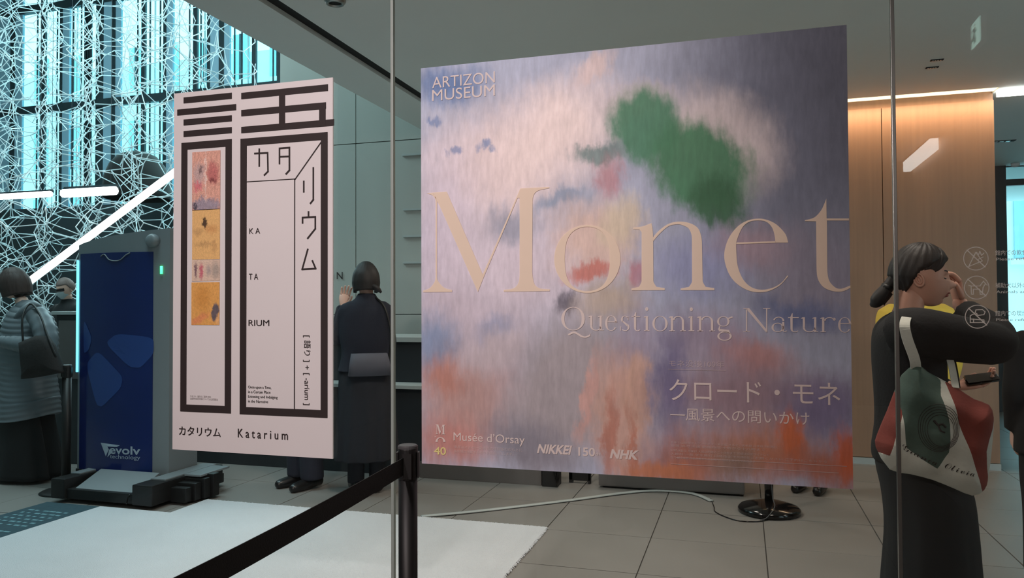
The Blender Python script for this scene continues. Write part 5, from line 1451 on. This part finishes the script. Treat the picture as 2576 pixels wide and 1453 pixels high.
# tote bag
Yt_ = Ym-.27
tote = thing('tote_bag', 'large cream canvas tote with green and brick-red patches on the woman’s shoulder', 'bag', at(2350, 1200, Y=Yt_))
out = [(2300, 916), (2268, 942), (2247, 990), (2232, 1030), (2206, 1092), (2203, 1124), (2238, 1180), (2290, 1192), (2345, 1206), (2400, 1228), (2446, 1246), (2476, 1232), (2487, 1198), (2497, 1110), (2500, 1050), (2488, 1018), (2450, 1003), (2412, 978), (2372, 955), (2335, 935), (2315, 918)]
out = [p for p in smoothpts(out+[out[0]], 2)[:-1]]
green = [(2292, 905), (2240, 945), (2262, 1030), (2272, 1118), (2310, 1146), (2348, 1170), (2376, 1130), (2377, 1060), (2358, 990), (2364, 955), (2335, 930), (2315, 905)]
red1 = [(2240, 985), (2262, 985), (2262, 1040), (2232, 1140), (2195, 1132), (2195, 1085)]
red2 = [(2376, 960), (2404, 955), (2520, 1000), (2492, 1080), (2472, 1130), (2488, 1225), (2474, 1240), (2462, 1222), (2400, 1055)]
def inpoly(x, y, P):
    c = False; j = len(P)-1
    for i in range(len(P)):
        if (P[i][1] > y) != (P[j][1] > y) and x < (P[j][0]-P[i][0])*(y-P[i][1])/(P[j][1]-P[i][1])+P[i][0]: c = not c
        j = i
    return c
def edist(x, y, P):
    d = 1e9
    for i in range(len(P)):
        ax, ay = P[i-1]; bx_, by_ = P[i]; dx, dy = bx_-ax, by_-ay
        t_ = max(0, min(1, ((x-ax)*dx+(y-ay)*dy)/(dx*dx+dy*dy+1e-9))); d = min(d, math.hypot(x-ax-t_*dx, y-ay-t_*dy))
    return d
def bagpt(x, y, side=-1, lift=0):
    d = edist(x, y, out) if inpoly(x, y, out) else 0
    th = -.003*math.exp(-d/3)+.07*(1-math.exp(-d/30))+.008*sin(x/17+y/41)*(1-math.exp(-d/20))+.006*sin(y/13-x/37)*(1-math.exp(-d/20))
    p = at(x, y, Y=Yt_)
    return p+Vector((0, side*(th+.003+lift), 0))
def bagface(P, side, mi, b, step=7):
    """grid cells clipped to polygon P by triangulating points; simple scan grid with boundary snapped"""
    xs_ = [p[0] for p in P]; ys_ = [p[1] for p in P]
def nearest(x, y, P):
    best = (1e9, x, y)
    for i in range(len(P)):
        ax, ay = P[i-1]; bx_, by_ = P[i]; dx, dy = bx_-ax, by_-ay
        t_ = max(0, min(1, ((x-ax)*dx+(y-ay)*dy)/(dx*dx+dy*dy+1e-9))); qx_, qy_ = ax+t_*dx, ay+t_*dy
        dd = math.hypot(x-qx_, y-qy_)
        if dd < best[0]: best = (dd, qx_, qy_)
    return best
b = bmesh.new(); st_ = 2; vm = {}
ks = {}
x = 2190
def snap(ix, iy, side):
    key = (ix, iy, side)
    if key not in vm:
        X_, Y_ = ix, iy
        for P_ in (green, red1, red2):
            bd = nearest(ix, iy, P_)
            if bd[0] < 1.45: X_, Y_ = bd[1], bd[2]
        vm[key] = b.verts.new(bagpt(X_, Y_, side))
    return vm[key]
for side in (-1, 1):
    for ix in range(2188, 2512, st_):
        for iy in range(904, 1256, st_):
            cx_, cy_ = ix+st_/2, iy+st_/2
            if not inpoly(cx_, cy_, out): continue
            q_ = [snap(ix, iy, side), snap(ix+st_, iy, side), snap(ix+st_, iy+st_, side), snap(ix, iy+st_, side)]
            fc = b.faces.new(q_ if side > 0 else q_[::-1])
            fc.material_index = 1 if inpoly(cx_, cy_, green) else 2 if (inpoly(cx_, cy_, red1) or inpoly(cx_, cy_, red2)) else 0
b2e = [e for e in b.edges if len(e.link_faces) == 1]
# move rim vertices onto the outline, then sew front to back
for v in {v for e in b2e for v in e.verts}: pass
rim = {}
for key, v in vm.items():
    if any(len(e.link_faces) == 1 for e in v.link_edges):
        best = None
        for i in range(len(out)):
            ax, ay = out[i-1]; bx_, by_ = out[i]; dx, dy = bx_-ax, by_-ay
            t_ = max(0, min(1, ((key[0]-ax)*dx+(key[1]-ay)*dy)/(dx*dx+dy*dy+1e-9))); qx_, qy_ = ax+t_*dx, ay+t_*dy
            dd = math.hypot(key[0]-qx_, key[1]-qy_)
            if best is None or dd < best[0]: best = (dd, qx_, qy_)
        v.co = at(best[1], best[2], Y=Yt_)
bmesh.ops.remove_doubles(b, verts=list(b.verts), dist=.0004)
tb_ = obj('bag_body', b, [M['canvas'], M['cgreen'], M['cred']], tote, True)
def ribbon(pts, wd, m, name, lift=(0, 0, 0)):
    b = bmesh.new(); P = [Vector(p) for p in smoothpts(pts, 6)]
    tube(b, P, [(wd, .0025)]*len(P), 8, up=(0, 1, 0)); return obj(name, b, m, tote, True)
def strap(pts, wd, m):
    b = bmesh.new(); P = [Vector(p) for p in smoothpts(pts, 6)]
    rings_ = []
    for i, p in enumerate(P):
        t_ = (P[min(i+1, len(P)-1)]-P[max(i-1, 0)]).normalized(); sdv = t_.cross(Vector((0, 1, 0)))
        if sdv.length < .75 and i: sdv = sd0.copy()
        sdv.normalize(); sd0 = sdv.copy(); n_ = t_.cross(sdv).normalized()*.002
        rings_.append([p+sdv*wd+n_, p-sdv*wd+n_, p-sdv*wd-n_, p+sdv*wd-n_])
    loft(b, rings_); return obj('handle', b, m, tote)
strap([at(2304, 925, Y=Yt_-.01), at(2300, 900, Y=Yt_-.03), at(2282, 850, Y=Yt_-.04), at(2276, 812, Y=Yt_-.02), at(2290, 788, Y=Ym-.14), at(2320, 782, Y=Ym-.05)], .0165, M['canvas'])
strap([at(2404, 975, Y=Yt_-.01), at(2398, 940, Y=Yt_+.03), at(2390, 905, Y=Yt_+.08), at(2372, 860, Y=Ym-.08)], .011, M['canvas'])
strap([at(2412, 975, Y=Yt_+.03), at(2407, 940, Y=Yt_+.05), at(2398, 900, Y=Yt_+.09), at(2380, 860, Y=Ym-.07)], .005, M['bk'])
def bagstroke(b, pts, r=.0014):
    tube(b, [bagpt(x, y, -1, .0015) for x, y in pts], r, 5)
b = bmesh.new()
for k_ in range(5):
    rr_ = 52-k_*4.5
    bagstroke(b, [(2350+rr_*.98*cos(2*pi*i/36)+k_, 1068+rr_*1.12*sin(2*pi*i/36)+k_*1.5) for i in range(37)], .0008)
bagstroke(b, [(2338, 1050), (2346, 1060), (2358, 1058), (2366, 1066)], .004); bagstroke(b, [(2346, 1060), (2352, 1074), (2362, 1078)], .003)
obj('line_drawing', b, M['ink'], tote)
me = textmesh('𝒢𝓇𝒶𝓃𝒸𝒶  𝒪𝓁𝒾𝓋𝒾𝒶', 0)
vs = [v.co.copy() for v in me.vertices]
if vs:
    mnx, mxx = min(v.x for v in vs), max(v.x for v in vs)
    for v, c_ in zip(me.vertices, vs):
        t_ = (c_.x-mnx)/(mxx-mnx); x = 2262+176*t_; y = 1122+66*t_+8*sin(pi*t_)-c_.y*24
        v.co = bagpt(x, y, -1, .0022)
    me.materials.clear(); me.materials.append(M['ink']); o = bpy.data.objects.new('script_lettering', me); C.objects.link(o); o.parent = tote; o.matrix_parent_inverse = tote.matrix_basis.inverted()

# ------------------------------------------------------------------ ceiling fixtures
def vent(label, px, py, w_=.16, d_=.05, z=Zc):
    c = at(px, py, Z=z)
    t = thing('ceiling_slot_fixture', label, 'light', c, 'small slotted ceiling fixtures')
    obj('frame', B((c.x-w_/2, c.y-d_/2, z-.006), (c.x+w_/2, c.y+d_/2, z), .002), M['black'], t)
    for i in range(4):
        x = c.x-w_/2+w_*.1+i*w_*.2
        obj('reflector', B((x, c.y-d_*.36, z-.009), (x+w_*.13, c.y+d_*.36, z-.006), .001), M['steel'], t)
vent('small slotted ceiling fixture, upper of the pair near the top right', 2357, 150, .085, .032)
vent('small slotted ceiling fixture, lower of the pair near the top right', 2345, 169, .085, .032)
vent('small slotted ceiling fixture beyond the timber wall, upper right edge', 2514, 355, .3, .08)
c = at(843, -2, Z=Zc)
t = thing('downlight', 'round steel ceiling downlight cut by the top edge above the white banner', 'light', c)
b = bmesh.new(); lathe(b, [(.045, 0), (.06, 0), (.062, -.012), (.05, -.03), (.04, -.03), (.04, 0)], c, 28); obj('rim', b, M['steel'], t, True)
b = bmesh.new(); lathe(b, [(0, -.02), (.04, -.02), (.04, -.001), (0, -.001)], c, 20); obj('lens', b, M['black'], t)
c = at(2554, 411, Z=Zc)
t = thing('ceiling_sensor', 'small round ceiling sensor beyond the timber wall', 'sensor', c)
b = bmesh.new(); lathe(b, [(0, 0), (.05, 0), (.045, -.03), (.02, -.045), (0, -.045)], c, 20); obj('dome', b, M['paper'], t, True)
